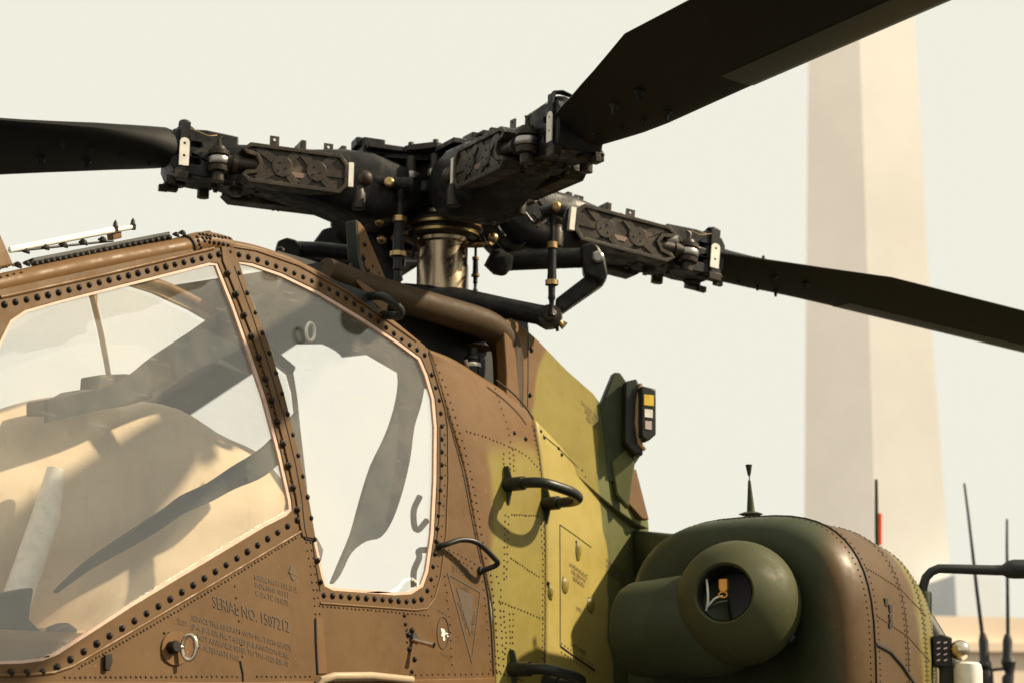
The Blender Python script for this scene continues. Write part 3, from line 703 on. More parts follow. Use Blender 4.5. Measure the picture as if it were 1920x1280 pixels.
handle('grab_handle', [(948, 908), (1020, 944)], .215, .0215, BC)
handle('grab_handle', [(958, 1254), (1021, 1282)], .215, .0215, BC)
H2 = MB().tube(crom([S1(823, 1023), S1(823, 1023) + S1.n * .03, S1(845, 1016) + S1.n * .055, S1(868, 1024) + S1.n * .075, S1(895, 1051) + S1.n * .08, S1(906, 1062) + S1.n * .07, S1(903, 1068) + S1.n * .03, S1(900, 1070)], 6), .0105, 12).obj('thin_grab_handle', M_BLK)
for x, y in ((822, 1023), (900, 1069)): MB().lathe([(0, .012), (.014, .012), (.018, 0)], S1(x, y), S1.n, 12).obj('handle_foot', M_BLK, H2)

# wire cutter and step on the roof edge
CP = PY(.30)
CUT = MB().plate([(666, 416), (674, 416), (684, 428), (692, 448), (724, 524), (727, 590), (712, 590), (706, 572), (700, 560), (678, 510), (670, 455)], CP, .012, 0).obj('wire_cutter', M_BROWN, HELI, 30, .002)
MB().plate([(662, 414), (667, 414), (672, 480), (684, 520), (709, 548), (712, 556), (704, 556), (676, 526), (667, 490)], CP, .05, .012).obj('cutter_edge', M_BLK, CUT, 30, .003)
for x, y in ((684, 459), (682, 485), (697, 500), (690, 507), (695, 514), (702, 520), (709, 514), (707, 527), (722, 528), (725, 546)): bolt(CP(x, y), (0, 1, 0), .0075, CUT)
bolt(CP(670, 426), (0, 1, 0), .003, CUT)
MB().plate([(680, 476), (686, 479), (728, 545), (726, 552), (716, 552), (683, 500)], CP, .006, .006).obj('cutter_doubler', M_BROWN, CUT, 30, .001)
MB().plate([(668, 528), (672, 524), (708, 548), (728, 572), (722, 590), (700, 566)], PY(.33), .012, 0).obj('cutter_foot', M_BROWN, CUT, 30, .002)
MB().tube([PY(.26)(664, 483), PY(.30)(650, 530)], .011, 10).obj('cutter_strut', M_DARK, CUT)
MB().loft([[S1(590, 512), S1(690, 548), S1(720, 600), S1(640, 548)], [p + Vector((0, -.12, .03)) for p in (S1(590, 512), S1(690, 548), S1(720, 600), S1(640, 548))]]).obj('cutter_base', M_DARK, CUT)
ST = MB().tube(crom([PY(.34)(690, 556), PY(.40)(706, 555), PY(.44)(722, 558), PY(.47)(742, 572), PY(.47)(751, 583), PY(.45)(748, 592), PY(.42)(735, 592), PY(.36)(718, 590)], 5), .0165, 12).obj('roof_step', M_BLK)

# rails and deflector on the front roof
DR = MB().plate([(60, 484), (318, 434), (320, 437), (310, 443), (65, 492)], Plane(S1(200, 470) + Vector((0, -.06, 0)), (0, 1, .12)), .03, 0).obj('drip_rail', M_BLK, HELI, 30, .003)
DP = Plane(S1(200, 470) + Vector((0, -.03, 0)), (0, 1, .12))
for i in range(24):
    t = i / 23; bolt(DP(66 + 250 * t, 496 - 50 * t), DP.n, .0095, DR)
for x, y in ((33, 498), (50, 495), (330, 441), (342, 438)): bolt(DP(x, y), (0, .5, .8), .0095, DR)
WP = Plane(S1(200, 470) + Vector((0, -.16, 0)), (0, 1, 0))
WR = MB().tube([WP(18, 470), WP(248, 426)], .0085, 12).obj('wiper_arm', M_WHITE)
MB().tube([WP(18, 466), WP(215, 428)], .006, 10).obj('wiper_link', M_WHITE, WR)
for x, y in ((216, 428), (249, 424)): MB().lathe([(.011, -.012), (.011, .004), (.008, .008), (.007, .018), (0, .03)], WP(x, y), (0, 0, 1), 10).obj('wiper_nut', M_BOLT, WR)
MB().plate([(210, 428), (228, 426), (230, 446), (213, 450)], WP, .03, -.002).obj('wiper_post', M_BROWN, WR, 30, .003)
for x, y in ((48, 471), (84, 464), (119, 460), (156, 455), (192, 450)): bolt(WP(x, y + 1), (0, .4, .9), .011, WR)
MB().tube([WP(20, 472), WP(212, 452)], .004, 8).obj('wiper_cable', M_DARK, WR)
MB().plate([(-60, 420), (-5, 425), (26, 497), (-10, 505), (-60, 516)], DP, .04, 0).obj('windscreen_frame', M_BROWN, HELI, 30, .006)

# ------------------------------------------------------------------ inside the cockpit
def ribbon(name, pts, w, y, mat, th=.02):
    """flat curved band standing in for a dark reflection in the glass: pts are centre pixels with half-widths"""
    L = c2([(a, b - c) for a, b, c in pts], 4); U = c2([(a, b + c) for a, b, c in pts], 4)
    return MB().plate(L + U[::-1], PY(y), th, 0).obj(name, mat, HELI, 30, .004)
ribbon('reflection_band', [(108, 1108, 3), (160, 1065, 9), (205, 1035, 12), (255, 1005, 15), (310, 970, 16), (345, 945, 17), (395, 922, 18), (440, 895, 21), (500, 862, 27), (560, 800, 30)], 0, .30, M_BAND_HOSE)  # added dark bands stand in for rotor reflections on the panes
ribbon('reflection_band', [(90, 770, 22), (150, 757, 20), (230, 735, 22), (290, 700, 32), (360, 660, 38), (430, 620, 45), (500, 595, 45), (560, 600, 44), (640, 600, 44), (700, 625, 22), (730, 640, 8)], 0, .16, M_BAND_HOSE)
MB().plate(c2([(624, 1094), (638, 1058), (662, 1000), (680, 935), (700, 872), (726, 818), (744, 765), (752, 712), (742, 672), (716, 640), (740, 632), (776, 672), (796, 716), (790, 760), (778, 800), (770, 860), (756, 920), (738, 972), (716, 1006), (688, 1014), (660, 1036), (640, 1076)], 3, True), PY(.30), .02, 0).obj('rear_reflection', M_BAND_HOSE, HELI, 30, .004)  # added dark shape for the reflection in the rear pane
for pts in ([(787, 930), (776, 955), (777, 985), (785, 992), (800, 975)], [(800, 1030), (785, 1032), (786, 1045), (776, 1070), (776, 1100)]):
    MB().tube([PY(.36)(x, y) for x, y in c2(pts, 4)], .012, 8).obj('oxygen_hose', M_BAND_HOSE)
# seats, glare shield, display, floor tub
mb = MB().box((2.35, -.06, 1.78), .5, .34, .10); mb.obj('front_seat_pan', M_TAN, HELI, 30, .03)
mb = MB().box((1.0, 0, 1.72), .6, .36, .12); mb.obj('rear_seat_pan', M_TAN, HELI, 30, .03)
mb = MB().box((1.7, 0, 1.66), 1.7, .40, .03); mb.obj('cockpit_floor', M_DARK)
mb = MB().tube([(2.30, .12, 1.85), (2.16, .12, 2.25), (2.13, .12, 2.40)], [.05, .045, .03], 12); mb.obj('seat_rail', M_WHITE)
def haze_shape():                                     # added beige mound that gives the front pane its milky haze
    mb = MB().sphere((0, 0, 0), 1, 64, 40); c = PY(-.16)(235, 1015); v = []
    for p in mb.v:
        k = 1 + .035 * math.sin(7 * p.x + 3 * p.z) * math.cos(5 * p.z - 2 * p.x) + .02 * math.sin(15 * p.z + 6 * p.x)
        v.append(c + Vector((p.x * .98 * k, p.y * .22 * k, p.z * .50 * k)))
    mb.v = v; return mb
SB = haze_shape().obj('haze_mound', paint('haze_beige', (.60, .495, .36), .85), HELI, 60)
mb = MB().plate([(85, 748), (120, 745), (135, 738), (150, 730), (185, 728), (187, 702), (235, 700), (285, 705), (288, 745), (240, 760), (190, 765), (120, 775), (85, 775)], PY(.08), .10, 0)
DS = mb.obj('cockpit_display', M_DARK, HELI, 30, .01)
mb = MB().plate([(-40, 1120), (66, 1100), (56, 1160), (80, 1185), (130, 1165), (150, 1180), (110, 1230), (-40, 1240)], PY(.28), .06, 0); mb.obj('side_console', M_DARK, HELI, 30, .01)
mb = MB().tube([PY(.40)(582 + 8 * math.cos(a), 622 + 17 * math.sin(a)) for a in [i * math.pi / 8 for i in range(17)]], .006, 8); mb.obj('mirror_ring', M_WHITE)

# ------------------------------------------------------------------ rotor head
HUB = Vector((0, 0, 3.86))
PINS = [((.993, -.585, 3.877), -30.53, -2.60, 10.5), ((.518, 1.054, 3.799), 65.96, -2.24, -10.32), ((-1.185, .583, 3.711), 154.15, -5.50, -2.23), ((-.53, -1.06, 3.80), 243.5, -3.0, 2.0)]
def prism(mb, poly, f0, f1, holes=()):
    loops = [list(poly)] + [list(h) for h in holes]
    tri = geometry.tessellate_polygon([[Vector((x, y, 0)) for x, y in L] for L in loops])
    flat = [p for L in loops for p in L]; n = len(flat)
    f = []
    for t in tri: f.append(tuple(t)); f.append(tuple(i + n for i in reversed(t)))
    b_ = 0
    for L in loops:
        m = len(L)
        for i in range(m): f.append((b_ + i, b_ + (i + 1) % m, b_ + n + (i + 1) % m, b_ + n + i))
        b_ += m
    return mb.add([f0(*p) for p in flat] + [f1(*p) for p in flat], f)
def circ(cx, cy, r_, n=14): return [(cx + r_ * math.cos(2 * math.pi * i / n), cy + r_ * math.sin(2 * math.pi * i / n)) for i in range(n)]
def bar(a, c, w):
    a, c = Vector(a), Vector(c); d = (c - a).normalized(); n = Vector((-d.y, d.x)) * w
    return [tuple(a + n), tuple(c + n), tuple(c - n), tuple(a - n)]
ARM = {}
M_LBL = plain('rusty_label', (.20, .12, .09), .5)
def reg(name, mb, mat, parent=None, bev=0, sharp=35):
    me = mesh(name, mb.v, mb.f); fix(me); me.materials.append(mat)
    me.polygons.foreach_set('use_smooth', [True] * len(me.polygons)); me.set_sharp_from_angle(angle=R(sharp))
    ARM.setdefault('list', []).append((name, me, parent, bev)); return len(ARM['list']) - 1
def sec(u, hw, top, bot, n=20, e=3.2, cv=0):
    pts = []
    for k in range(n):
        a = 2 * math.pi * k / n; c, s_ = math.cos(a), math.sin(a)
        x = math.copysign(abs(c) ** (2 / e), c) * hw + cv; y = math.copysign(abs(s_) ** (2 / e), s_)
        pts.append(Vector((u, x, y * top if y > 0 else -y * bot)))
    return pts
# pitch housing body
hb = reg('pitch_housing', MB().loft([sec(.10, .12, .02, -.07, e=5), sec(.18, .15, .03, -.13, e=5), sec(.28, .175, .05, -.20, e=5), sec(.38, .175, .085, -.205, e=5), sec(.50, .16, .09, -.175, e=5), sec(.64, .14, .075, -.14, e=4.5), sec(.80, .13, .065, -.12, e=4), sec(.93, .125, .06, -.105, e=4), sec(1.01, .12, .055, -.09), sec(1.05, .09, .045, -.07)]), M_ROT)
# bolted bearing cap underneath the outer end, with its ring of bolts
reg('bearing_cap', MB().lathe([(0, -.125), (.03, -.125), (.035, -.118), (.075, -.118), (.08, -.112), (.108, -.105), (.112, -.08), (.10, -.06)], (.94, 0, 0), (0, 0, 1), 24), M_ROT, hb)
for k in range(10):
    a = k * math.pi / 5; reg('cap_bolt', MB().lathe([(.010, -.12), (.010, -.108), (.012, -.1)], (.94 + .093 * math.cos(a), .093 * math.sin(a), 0), (0, 0, 1), 7, True), M_ROTB, hb)
reg('cap_nut', MB().lathe([(.012, -.142), (.024, -.14), (.026, -.12)], (.94, 0, 0), (0, 0, 1), 12, True), M_ROTB, hb)
# ribs and lifting tabs on top of the housing
for u in (.50, .68):
    reg('housing_rib', MB().box((u, 0, .075), .012, .11, .03), M_ROTB, hb, .004)
for u, v in ((.56, .07), (.80, .07), (.56, -.07), (.80, -.07)):
    q = MB(); prism(q, [(u - .02, .04), (u + .02, .04), (u + .02, .115), (u - .02, .115)], lambda a, c, v=v: Vector((a, v, c)), lambda a, c, v=v: Vector((a, v + .008, c)), [circ(u, .1, .007, 8)])
    reg('lifting_tab', q, M_ROTB, hb)
reg('weight_block', MB().box((.36, .02, .125), .05, .08, .035).box((.40, .02, .15), .03, .04, .02), M_ROT, hb, .005)
# lead-lag dampers on both sides: cast plate with rim, discs, ribs, label
for s_ in (1, -1):
    w0 = -.045
    out = [(.50, .045), (.535, .085), (.93, .085), (.965, .055), (.945, .035), (.905, .028), (.89, 0), (.905, -.028), (.945, -.035), (.965, -.055), (.93, -.085), (.535, -.085), (.50, -.045)]
    F = lambda v: (lambda a, c: Vector((a, s_ * v, c + w0)))
    q = MB(); prism(q, out, F(.173), F(.10)); dm = reg('damper', q, M_ROTB, None, .004)
    q = MB(); prism(q, out, F(.185), F(.160), [inset(out, .019)]); reg('damper_rim', q, M_ROTB, dm, .003)
    for u in (.64, .79):
        q = MB(); prism(q, circ(u, 0, .046, 18), F(.1815), F(.16)); reg('damper_disc', q, M_ROTB, dm, .003)
        for a in (1.2, 3.3, 5.4): reg('disc_screw', MB().lathe([(.004, 0), (.004, s_ * .004)], (u + .02 * math.cos(a), s_ * .1815, w0 + .02 * math.sin(a)), (0, 1, 0), 6, True), M_DARK, dm)
    for a, c in (((.64, 0), (.56, .075)), ((.64, 0), (.56, -.075)), ((.64, 0), (.715, .08)), ((.64, 0), (.715, -.08)), ((.79, 0), (.715, .08)), ((.79, 0), (.715, -.08)), ((.79, 0), (.90, .07)), ((.79, 0), (.90, -.07)), ((.50, 0), (.64, 0))):
        q = MB(); prism(q, bar(a, c, .017), F(.179), F(.16)); reg('damper_web', q, M_ROTB, dm, .002)
    q = MB(); prism(q, [(.675, -.038), (.755, -.038), (.755, -.016), (.675, -.016)], F(.1765), F(.166)); reg('damper_label', q, M_LBL, dm)
    q = MB(); prism(q, [(.478, -.05), (.50, -.05), (.50, .055), (.478, .055)], F(.186), F(.13)); reg('damper_plate', q, M_WHITE, dm)
    reg('damper_pin', MB().sphere((.42, s_ * .16, w0), .036, 14, 8).cyl((.42, s_ * .10, w0), (.50, s_ * .14, w0), .028), M_ROTB, dm)
    reg('damper_rod', MB().cyl((.86, s_ * .145, w0), (1.02, s_ * .135, w0 + .005), .027, 14).lathe([(.034, 0), (.034, .02)], (.975, s_ * .138, w0), (1, 0, 0), 14, True), M_ROTB, dm)
    # clevis stack at the rod's end
    st = reg('clevis', MB().lathe([(.018, -.09), (.026, -.088), (.026, -.055), (.02, -.053), (.02, -.048), (.042, -.046), (.044, -.026), (.036, -.024), (.036, -.02), (.041, -.017), (.043, .012), (.036, .016), (.034, .02), (.044, .022), (.044, .040), (.03, .044), (.026, .058), (.016, .06)], (1.05, s_ * .13, w0 + .005), (0, 0, 1), 20, True), M_ROTB)
    reg('clevis_bearing', MB().lathe([(.042, -.018), (.0455, -.012), (.0455, .008), (.042, .013)], (1.05, s_ * .13, w0 + .005), (0, 0, 1), 20), M_GREY, st)
    reg('clevis_nut', MB().tube([(1.05, s_ * .13, w0 + .06), (1.05, s_ * .13, w0 + .10), (1.035, s_ * .13, w0 + .105)], [.011, .009, .006], 8), M_ROTB, st)
# lead-lag link: a slotted fork reaching to the blade pins
q = MB(); prism(q, [(.96, .085), (1.10, .095), (1.225, .085), (1.245, .05), (1.245, -.06), (1.225, -.10), (1.10, -.108), (.96, -.095)], lambda a, c: Vector((a, .097, c)), lambda a, c: Vector((a, -.097, c)),
               [[(1.12, .040), (1.20, .040), (1.205, .03), (1.20, .015), (1.12, .015), (1.115, .027)], [(1.12, -.030), (1.20, -.030), (1.205, -.042), (1.20, -.058), (1.12, -.058), (1.115, -.045)]])
lk = reg('lead_lag_link', q, M_ROT, None, .006)
for s_ in (1, -1):
    reg('blade_pin', MB().lathe([(.03, -.115), (.038, -.11), (.038, -.075), (.032, -.07), (.032, .07), (.038, .072), (.038, .10), (.028, .108)], (1.18, s_ * .058, 0), (0, 0, 1), 16, True), M_ROT, lk)
    for du in (0,):
        band = MB(); prof = [(1.17, .115), (1.17, .11), (1.17, .10), (1.172, -.07), (1.18, -.085), (1.20, -.105)]
        band.loft([[Vector((a, s_ * .099, c)), Vector((a + .04, s_ * .099, c)), Vector((a + .04, s_ * .107, c)), Vector((a, s_ * .107, c))] for a, c in prof])
        bd = reg('pin_strap', band, M_ROT, lk)
        q = MB(); tg = [(1.171, .030), (1.178, .042), (1.192, .046), (1.206, .042), (1.212, .030), (1.212, -.072), (1.171, -.072)]
        prism(q, tg, lambda a, c: Vector((a, s_ * .1105, c)), lambda a, c: Vector((a, s_ * .106, c)), [circ(1.192, .022, .006, 8), circ(1.192, -.03, .006, 8)])
        reg('pin_tag', q, M_WHITE, lk)
        reg('strap_hook', MB().tube([(1.19, s_ * .10, .10), (1.19, s_ * .09, .122), (1.19, s_ * .06, .128), (1.19, s_ * .02, .12)], [.02, .02, .02, .014], 8, True, .4), M_ROT, lk)
        reg('strap_bracket', MB().box((1.20, s_ * .09, -.11), .03, .02, .018).box((1.235, s_ * .07, -.125), .02, .012, .014), M_ROTB, lk, .003)
reg('lock_wire', MB().tube(crom([(1.06, .12, .07), (1.10, .13, .06), (1.14, .12, .075), (1.19, .09, .10)], 5), .0022, 6), M_BRASS, lk)
reg('lock_wire', MB().tube(crom([(1.06, -.12, .07), (1.10, -.13, .06), (1.14, -.12, .075), (1.19, -.09, .10)], 5), .0022, 6), M_BRASS, lk)
# droop-stop and strap-pack hardware near the hub
for s_ in (1, -1):
    reg('strap_plate', MB().box((.30, s_ * .11, .115), .10, .03, .012).box((.34, s_ * .14, -.02), .07, .02, .05), M_ROT, hb, .004)
    reg('stop_roller', MB().lathe([(.02, -.05), (.03, -.045), (.03, .02), (.024, .03), (.024, .05)], (.44, s_ * .15, -.13), (0, 0, 1), 14, True), M_ROTB, hb)
# blade with cuff and tapering root
def foil(u, le, te, t, camb=0):
    c = le - te; xs = [0, .02, .06, .14, .28, .45, .65, .85, 1.0]; up = []; dn = []
    for x in xs:
        h = t * (2.97 * math.sqrt(x) - 1.26 * x - 3.52 * x * x + 2.84 * x ** 3 - 1.03 * x ** 4) if x < 1 else t * .05
        up.append(Vector((u, le - x * c, h * .62 + .0))); dn.append(Vector((u, le - x * c, -h * .45)))
    return up + dn[1:][::-1]
bl = [foil(.035, .105, -.10, .13), foil(.08, .130, -.122, .142), foil(.14, .15, -.138, .128), foil(.26, .178, -.166, .105), foil(.38, .19, -.198, .088), foil(.52, .192, -.233, .072), foil(.68, .192, -.276, .063), foil(.86, .192, -.325, .056), foil(.87, .192, -.3255, .056), foil(3.0, .192, -.325, .055), foil(6.0, .192, -.325, .05)]
BL = MB().loft(bl); BLM = mesh('rotor_blade', BL.v, BL.f); fix(BLM); BLM.materials.append(M_BLADE)
BLM.polygons.foreach_set('use_smooth', [True] * len(BLM.polygons)); BLM.set_sharp_from_angle(angle=R(40))
def strip(u, le, t):                             # metal erosion strip wrapped round the leading edge
    f = foil(u, le, le - .515, t); n = len(f); idx = [4, 3, 2, 1, 0, n - 1, n - 2, n - 3, n - 4]
    o = []
    for i in idx: o.append(f[i] + Vector((0, .0015 if i in (0, 1, n - 1) else 0, .0016 if i in (1, 2, 3, 4) else (-.0016 if i else 0))))
    return o
SE = MB(); _s = [strip(u, .192, t) for u, t in ((.90, .056), (3.0, .055), (6.0, .05))]; _n = len(_s[0])
SE.add([p for q in _s for p in q], [(a * _n + k, a * _n + k + 1, (a + 1) * _n + k + 1, (a + 1) * _n + k) for a in range(2) for k in range(_n - 1)])
SEM = mesh('erosion_strip', SE.v, SE.f); SEM.materials.append(plain('worn_strip_grey', (.030, .029, .028), .4, .4)); SEM.polygons.foreach_set('use_smooth', [True] * len(SEM.polygons))
STUD = MB().lathe([(.022, -.002), (.014, .008), (.009, .012), (.007, .03), (0, .036)], n=9); STM = mesh('stud', STUD.v, STUD.f); fix(STM); STM.materials.append(M_ROT)
for i, (P, az, dr, pit) in enumerate(PINS):
    P = Vector(P); d = P - HUB; L = d.length; u = d.normalized(); v = UPZ.cross(u).normalized(); w = u.cross(v)
    M = Matrix(((u.x, v.x, w.x, HUB.x), (u.y, v.y, w.y, HUB.y), (u.z, v.z, w.z, HUB.z), (0, 0, 0, 1))) @ Matrix.Diagonal((L / 1.18, 1, 1, 1))
    made = []
    for name, me, par, bev in ARM['list']:
        o = bpy.data.objects.new(name, me); COL.objects.link(o)
        if par is None: o.parent = HELI; o.matrix_world = M
        else: o.parent = made[par]
        made.append(o)
        if bev: bevel(o, bev)
    a, dd, pp = R(az), R(dr), R(pit)
    bu = Vector((math.cos(a) * math.cos(dd), math.sin(a) * math.cos(dd), math.sin(dd))); bv = Vector((-math.sin(a), math.cos(a), 0)); bw = bu.cross(bv)
    v2 = bv * math.cos(pp) + bw * math.sin(pp); w2 = bu.cross(v2)
    Mb = Matrix(((bu.x, v2.x, w2.x, P.x), (bu.y, v2.y, w2.y, P.y), (bu.z, v2.z, w2.z, P.z), (0, 0, 0, 1)))
    bo = bpy.data.objects.new('rotor_blade', BLM); COL.objects.link(bo); bo.parent = HELI; bo.matrix_world = Mb
    es = bpy.data.objects.new('erosion_strip', SEM); COL.objects.link(es); es.parent = bo
    for uu, vv, sg in ((.14, .03, 1), (.26, .03, 1), (.34, -.02, 1), (.14, .02, -1), (.26, .06, -1), (.38, .08, -1), (.38, -.05, -1), (.5, .1, -1), (.56, -.06, -1)):
        so_ = bpy.data.objects.new('stud', STM); COL.objects.link(so_); so_.parent = bo
        so_.matrix_local = Matrix.Translation((uu, vv, sg * (.045 if sg > 0 else .03))) @ Matrix.Rotation(0 if sg > 0 else math.pi, 4, 'X')
    if i == 2:
        q = MB().add([(.30, -.135, .012), (.40, -.146, .010), (.40, -.146, -.008), (.30, -.135, -.006), (.30, -.129, .012), (.40, -.140, .010), (.40, -.140, -.008), (.30, -.129, -.006)], [(0, 1, 2, 3), (0, 4, 5, 1), (3, 2, 6, 7), (4, 7, 6, 5), (0, 3, 7, 4), (1, 5, 6, 2)])
        q.obj('blade_label', M_RED, bo)
# hub: two star plates round a drum
def star(z0, z1, r0, r1, name, mat):
    poly = []
    for k in range(64):
        a = 2 * math.pi * k / 64; rr = r0 + r1 * math.cos(4 * (a - R(62)))
        poly.append((rr * math.cos(a), rr * math.sin(a)))
    q = MB(); prism(q, poly, lambda x, y: Vector((x, y, z1)), lambda x, y: Vector((x, y, z0))); return q.obj(name, mat, HELI, 30, .008)
LO = star(3.80, 3.85, .29, .09, 'lower_hub_plate', M_ROT); UPP = star(3.945, 3.975, .27, .09, 'upper_hub_plate', M_ROT)
MB().lathe([(.0, -.10), (.13, -.10), (.16, -.06), (.17, .0), (.15, .02), (.15, .09), (.17, .10), (.17, .135), (.10, .145), (.09, .16), (0, .16)], HUB, (0, 0, 1), 32).obj('hub_drum', M_ROT)
for k in range(4):
    for da in (-14, 14):
        a = R(62 + 45 + 90 * k + da); P = Vector((.235 * math.cos(a), .235 * math.sin(a), 3.85))
        MB().cyl(P, P + UPZ * .10, .022, 14).obj('hub_bolt', M_ROTB, LO)
        MB().lathe([(.033, 0), (.035, .004), (.035, .028), (.03, .034)], P + UPZ * .0, (0, 0, 1), 14, True).obj('hub_nut', M_GREY, LO)
        MB().lathe([(.03, 0), (.03, .02), (.014, .024), (.012, .04)], P + UPZ * .125, (0, 0, 1), 10, True).obj('top_nut', M_ROTB, UPP)
for k in range(4):
    a = R(62 + 45 + 90 * k); P = Vector((.2 * math.cos(a), .2 * math.sin(a), 3.975)); MB().box(P + UPZ * .012, .05, .05, .014, Matrix.Rotation(a, 3, 'Z')).obj('hub_cover', M_ROTB, UPP, 30, .004)
# mast, swashplate bearings
def zpy(y): return VD(829, y, 7.7).z
M_MAST = metal('ground_steel', (.36, .28, .19), .27)
MB().lathe([(.112, zpy(600)), (.112, zpy(500)), (.109, zpy(497)), (.109, zpy(462)), (.118, zpy(458)), (.120, zpy(452)), (.112, zpy(450))], (0, 0, 0), (0, 0, 1), 48).obj('mast_tube', M_MAST)
MB().lathe([(.10, zpy(452)), (.150, zpy(450)), (.158, zpy(446)), (.158, zpy(441)), (.150, zpy(438)), (.150, zpy(435)), (.168, zpy(433)), (.170, zpy(426)), (.158, zpy(424)), (.158, zpy(420)), (.145, zpy(418)), (.13, zpy(412)), (.12, zpy(400)), (.12, zpy(380))], (0, 0, 0), (0, 0, 1), 48).obj('swashplate_bearing', M_ROTB)
for i, (r0, y0, y1) in enumerate(((.160, 446, 441), (.172, 432, 427), (.132, 411, 405))):
    MB().lathe([(r0 - .01, zpy(y0 + 1)), (r0 + .002, zpy(y0)), (r0 + .002, zpy(y1)), (r0 - .01, zpy(y1 - 1))], (0, 0, 0), (0, 0, 1), 48).obj('bearing_ring', M_BRASS if i < 2 else M_STEEL)
def pxt(name, pts, mat, depth, n=14, par=HELI, flat=1.0):
    """tube through (px, py, radius px[, depth])"""
    P = [VD(p[0], p[1], p[3] if len(p) > 3 else depth) for p in pts]; rr = [p[2] * (p[3] if len(p) > 3 else depth) / FPX for p in pts]
    return MB().tube(P, rr, n, True, flat).obj(name, mat, par)
def link_rod(x0, y0, x1, y1, d, k=1):
    prof = [(0, 8), (.10, 8), (.12, 5.5), (.29, 5.5), (.295, 9), (.31, 13), (.36, 13), (.37, 10), (.42, 10.5), (.60, 11), (.66, 12), (.665, 16), (.71, 16), (.715, 9), (.80, 8.5), (.84, 9.5), (.86, 6.5), (.95, 6), (1, 11)]
    o = pxt('pitch_link', [(x0 + (x1 - x0) * t, y0 + (y1 - y0) * t, r_ * k) for t, r_ in prof], M_ROT, d)
    for t0, t1 in ((.305, .36), (.665, .71)):
        pxt('link_collar', [(x0 + (x1 - x0) * t, y0 + (y1 - y0) * t, 16.5 * k if t0 > .5 else 13.6 * k) for t in (t0, t1)], M_BRASS, d, par=o)
    return o
L1 = link_rod(752, 350, 744, 535, 7.42); L2 = link_rod(1036, 395, 1034, 592, 7.55, .78)
L3 = link_rod(892, 455, 891, 545, 8.2, .5); L4 = link_rod(648, 430, 640, 560, 8.3, .7)
# pitch horns
for pts in (((660, 345, 15), (700, 338, 12), (745, 345, 12), (775, 350, 10)), ((1015, 400, 12), (1040, 392, 12), (1060, 398, 13))):
    pxt('pitch_horn', pts, M_ROT, 7.42 if pts[0][0] < 900 else 7.55)
for x, y, d, r_ in ((730, 343, 7.36, 10), (1042, 388, 7.5, 10)): MB().lathe([(0, -.02), (.014, -.02), (.021, -.015), (.021, .02)], VD(x, y, d), -DH * -1, 10).obj('horn_bolt', M_BRASS)
for x in (745, 757, 769): MB().lathe([(.012, -.015), (.03, -.013), (.032, .0), (.03, .013), (.012, .015)], VD(x, 346, 7.42), RT, 20).obj('rod_end', M_ROT, L1)
# rotor-head linkages under the hub
SC = pxt('scissor_arm', [(935, 492, 20), (960, 488, 21), (1080, 484, 20), (1100, 483, 21)], M_ROT, 7.75)
MB().plate3([VD(x, y, 7.68) for x, y in ((1088, 460), (1108, 454), (1122, 460), (1134, 482), (1140, 515), (1130, 532), (1116, 520), (1094, 512))], .09).obj('scissor_head', M_ROT, SC, 30, .01)
MB().lathe([(0, -.012), (.018, -.012), (.026, -.006), (.026, .02)], VD(1121, 482, 7.66), DH, 16).obj('scissor_bolt', M_GREY, SC)
MB().plate3([VD(x, y, 7.72) for x, y in ((1110, 508), (1138, 518), (1128, 534), (1050, 588), (1040, 580), (1042, 560))], .07).obj('scissor_link', M_ROT, SC, 30, .008)
SW = pxt('swashplate_arm', [(700, 555, 20), (760, 552, 22), (860, 562, 24), (950, 578, 20), (1010, 590, 20), (1030, 597, 24), (1045, 600, 18)], M_ROT, 7.62)
MB().lathe([(0, -.03), (.022, -.03), (.03, -.024), (.03, -.005), (.05, 0), (.055, .03), (.045, .06)], VD(1031, 592, 7.58), DH, 20).obj('arm_joint', M_ROTB, SW)
pxt('joint_nut', [(1046, 600, 6), (1056, 612, 7), (1060, 604, 5)], M_BRASS, 7.6, par=SW); pxt('joint_pin', [(1044, 600, 4), (1045, 621, 3)], M_ROT, 7.6, par=SW)
LT_ = pxt('actuator_tube', [(545, 468, 17), (600, 470, 17), (680, 478, 17), (760, 484, 17)], M_ROT, 7.9)
MB().plate3([VD(x, y, 7.82) for x, y in ((516, 466), (520, 452), (538, 445), (556, 450), (566, 466), (560, 486), (530, 486), (518, 478))], .10).obj('actuator_head', M_ROT, LT_, 30, .008)
MB().lathe([(.006, -.006), (.014, -.006), (.022, 0), (.022, .02)], VD(525, 471, 7.81), DH, 14, True).obj('actuator_eye', M_ROTB, LT_)
pxt('swashplate_bulb', [(930, 470, 10), (935, 490, 30), (942, 508, 20), (944, 516, 6)], M_ROT, 7.7)
MB().plate3([VD(x, y, 8.0) for x, y in ((560, 490), (604, 430), (640, 420), (700, 440), (720, 520), (590, 505))], .12).obj('swashplate_bracket', M_ROT, HELI, 30, .01)
for pts, d in (([(700, 430, 30), (720, 470, 26), (735, 530, 22)], 7.9), ([(900, 420, 20), (930, 450, 22), (960, 470, 18)], 7.85), ([(690, 400, 40), (760, 410, 40), (800, 405, 30)], 7.8), ([(860, 405, 30), (940, 415, 40), (1010, 420, 30)], 7.85), ([(640, 430, 16), (690, 470, 18), (720, 500, 16)], 8.0), ([(975, 430, 10), (1005, 460, 10), (1010, 480, 10)], 7.8)):
    pxt('linkage', pts, M_ROT, d)
for x, y, d in ((716, 448, 7.6), (925, 446, 7.6), (711, 415, 7.5)): MB().sphere(VD(x, y, d), .022, 12, 8).obj('brass_fitting', M_BRASS)
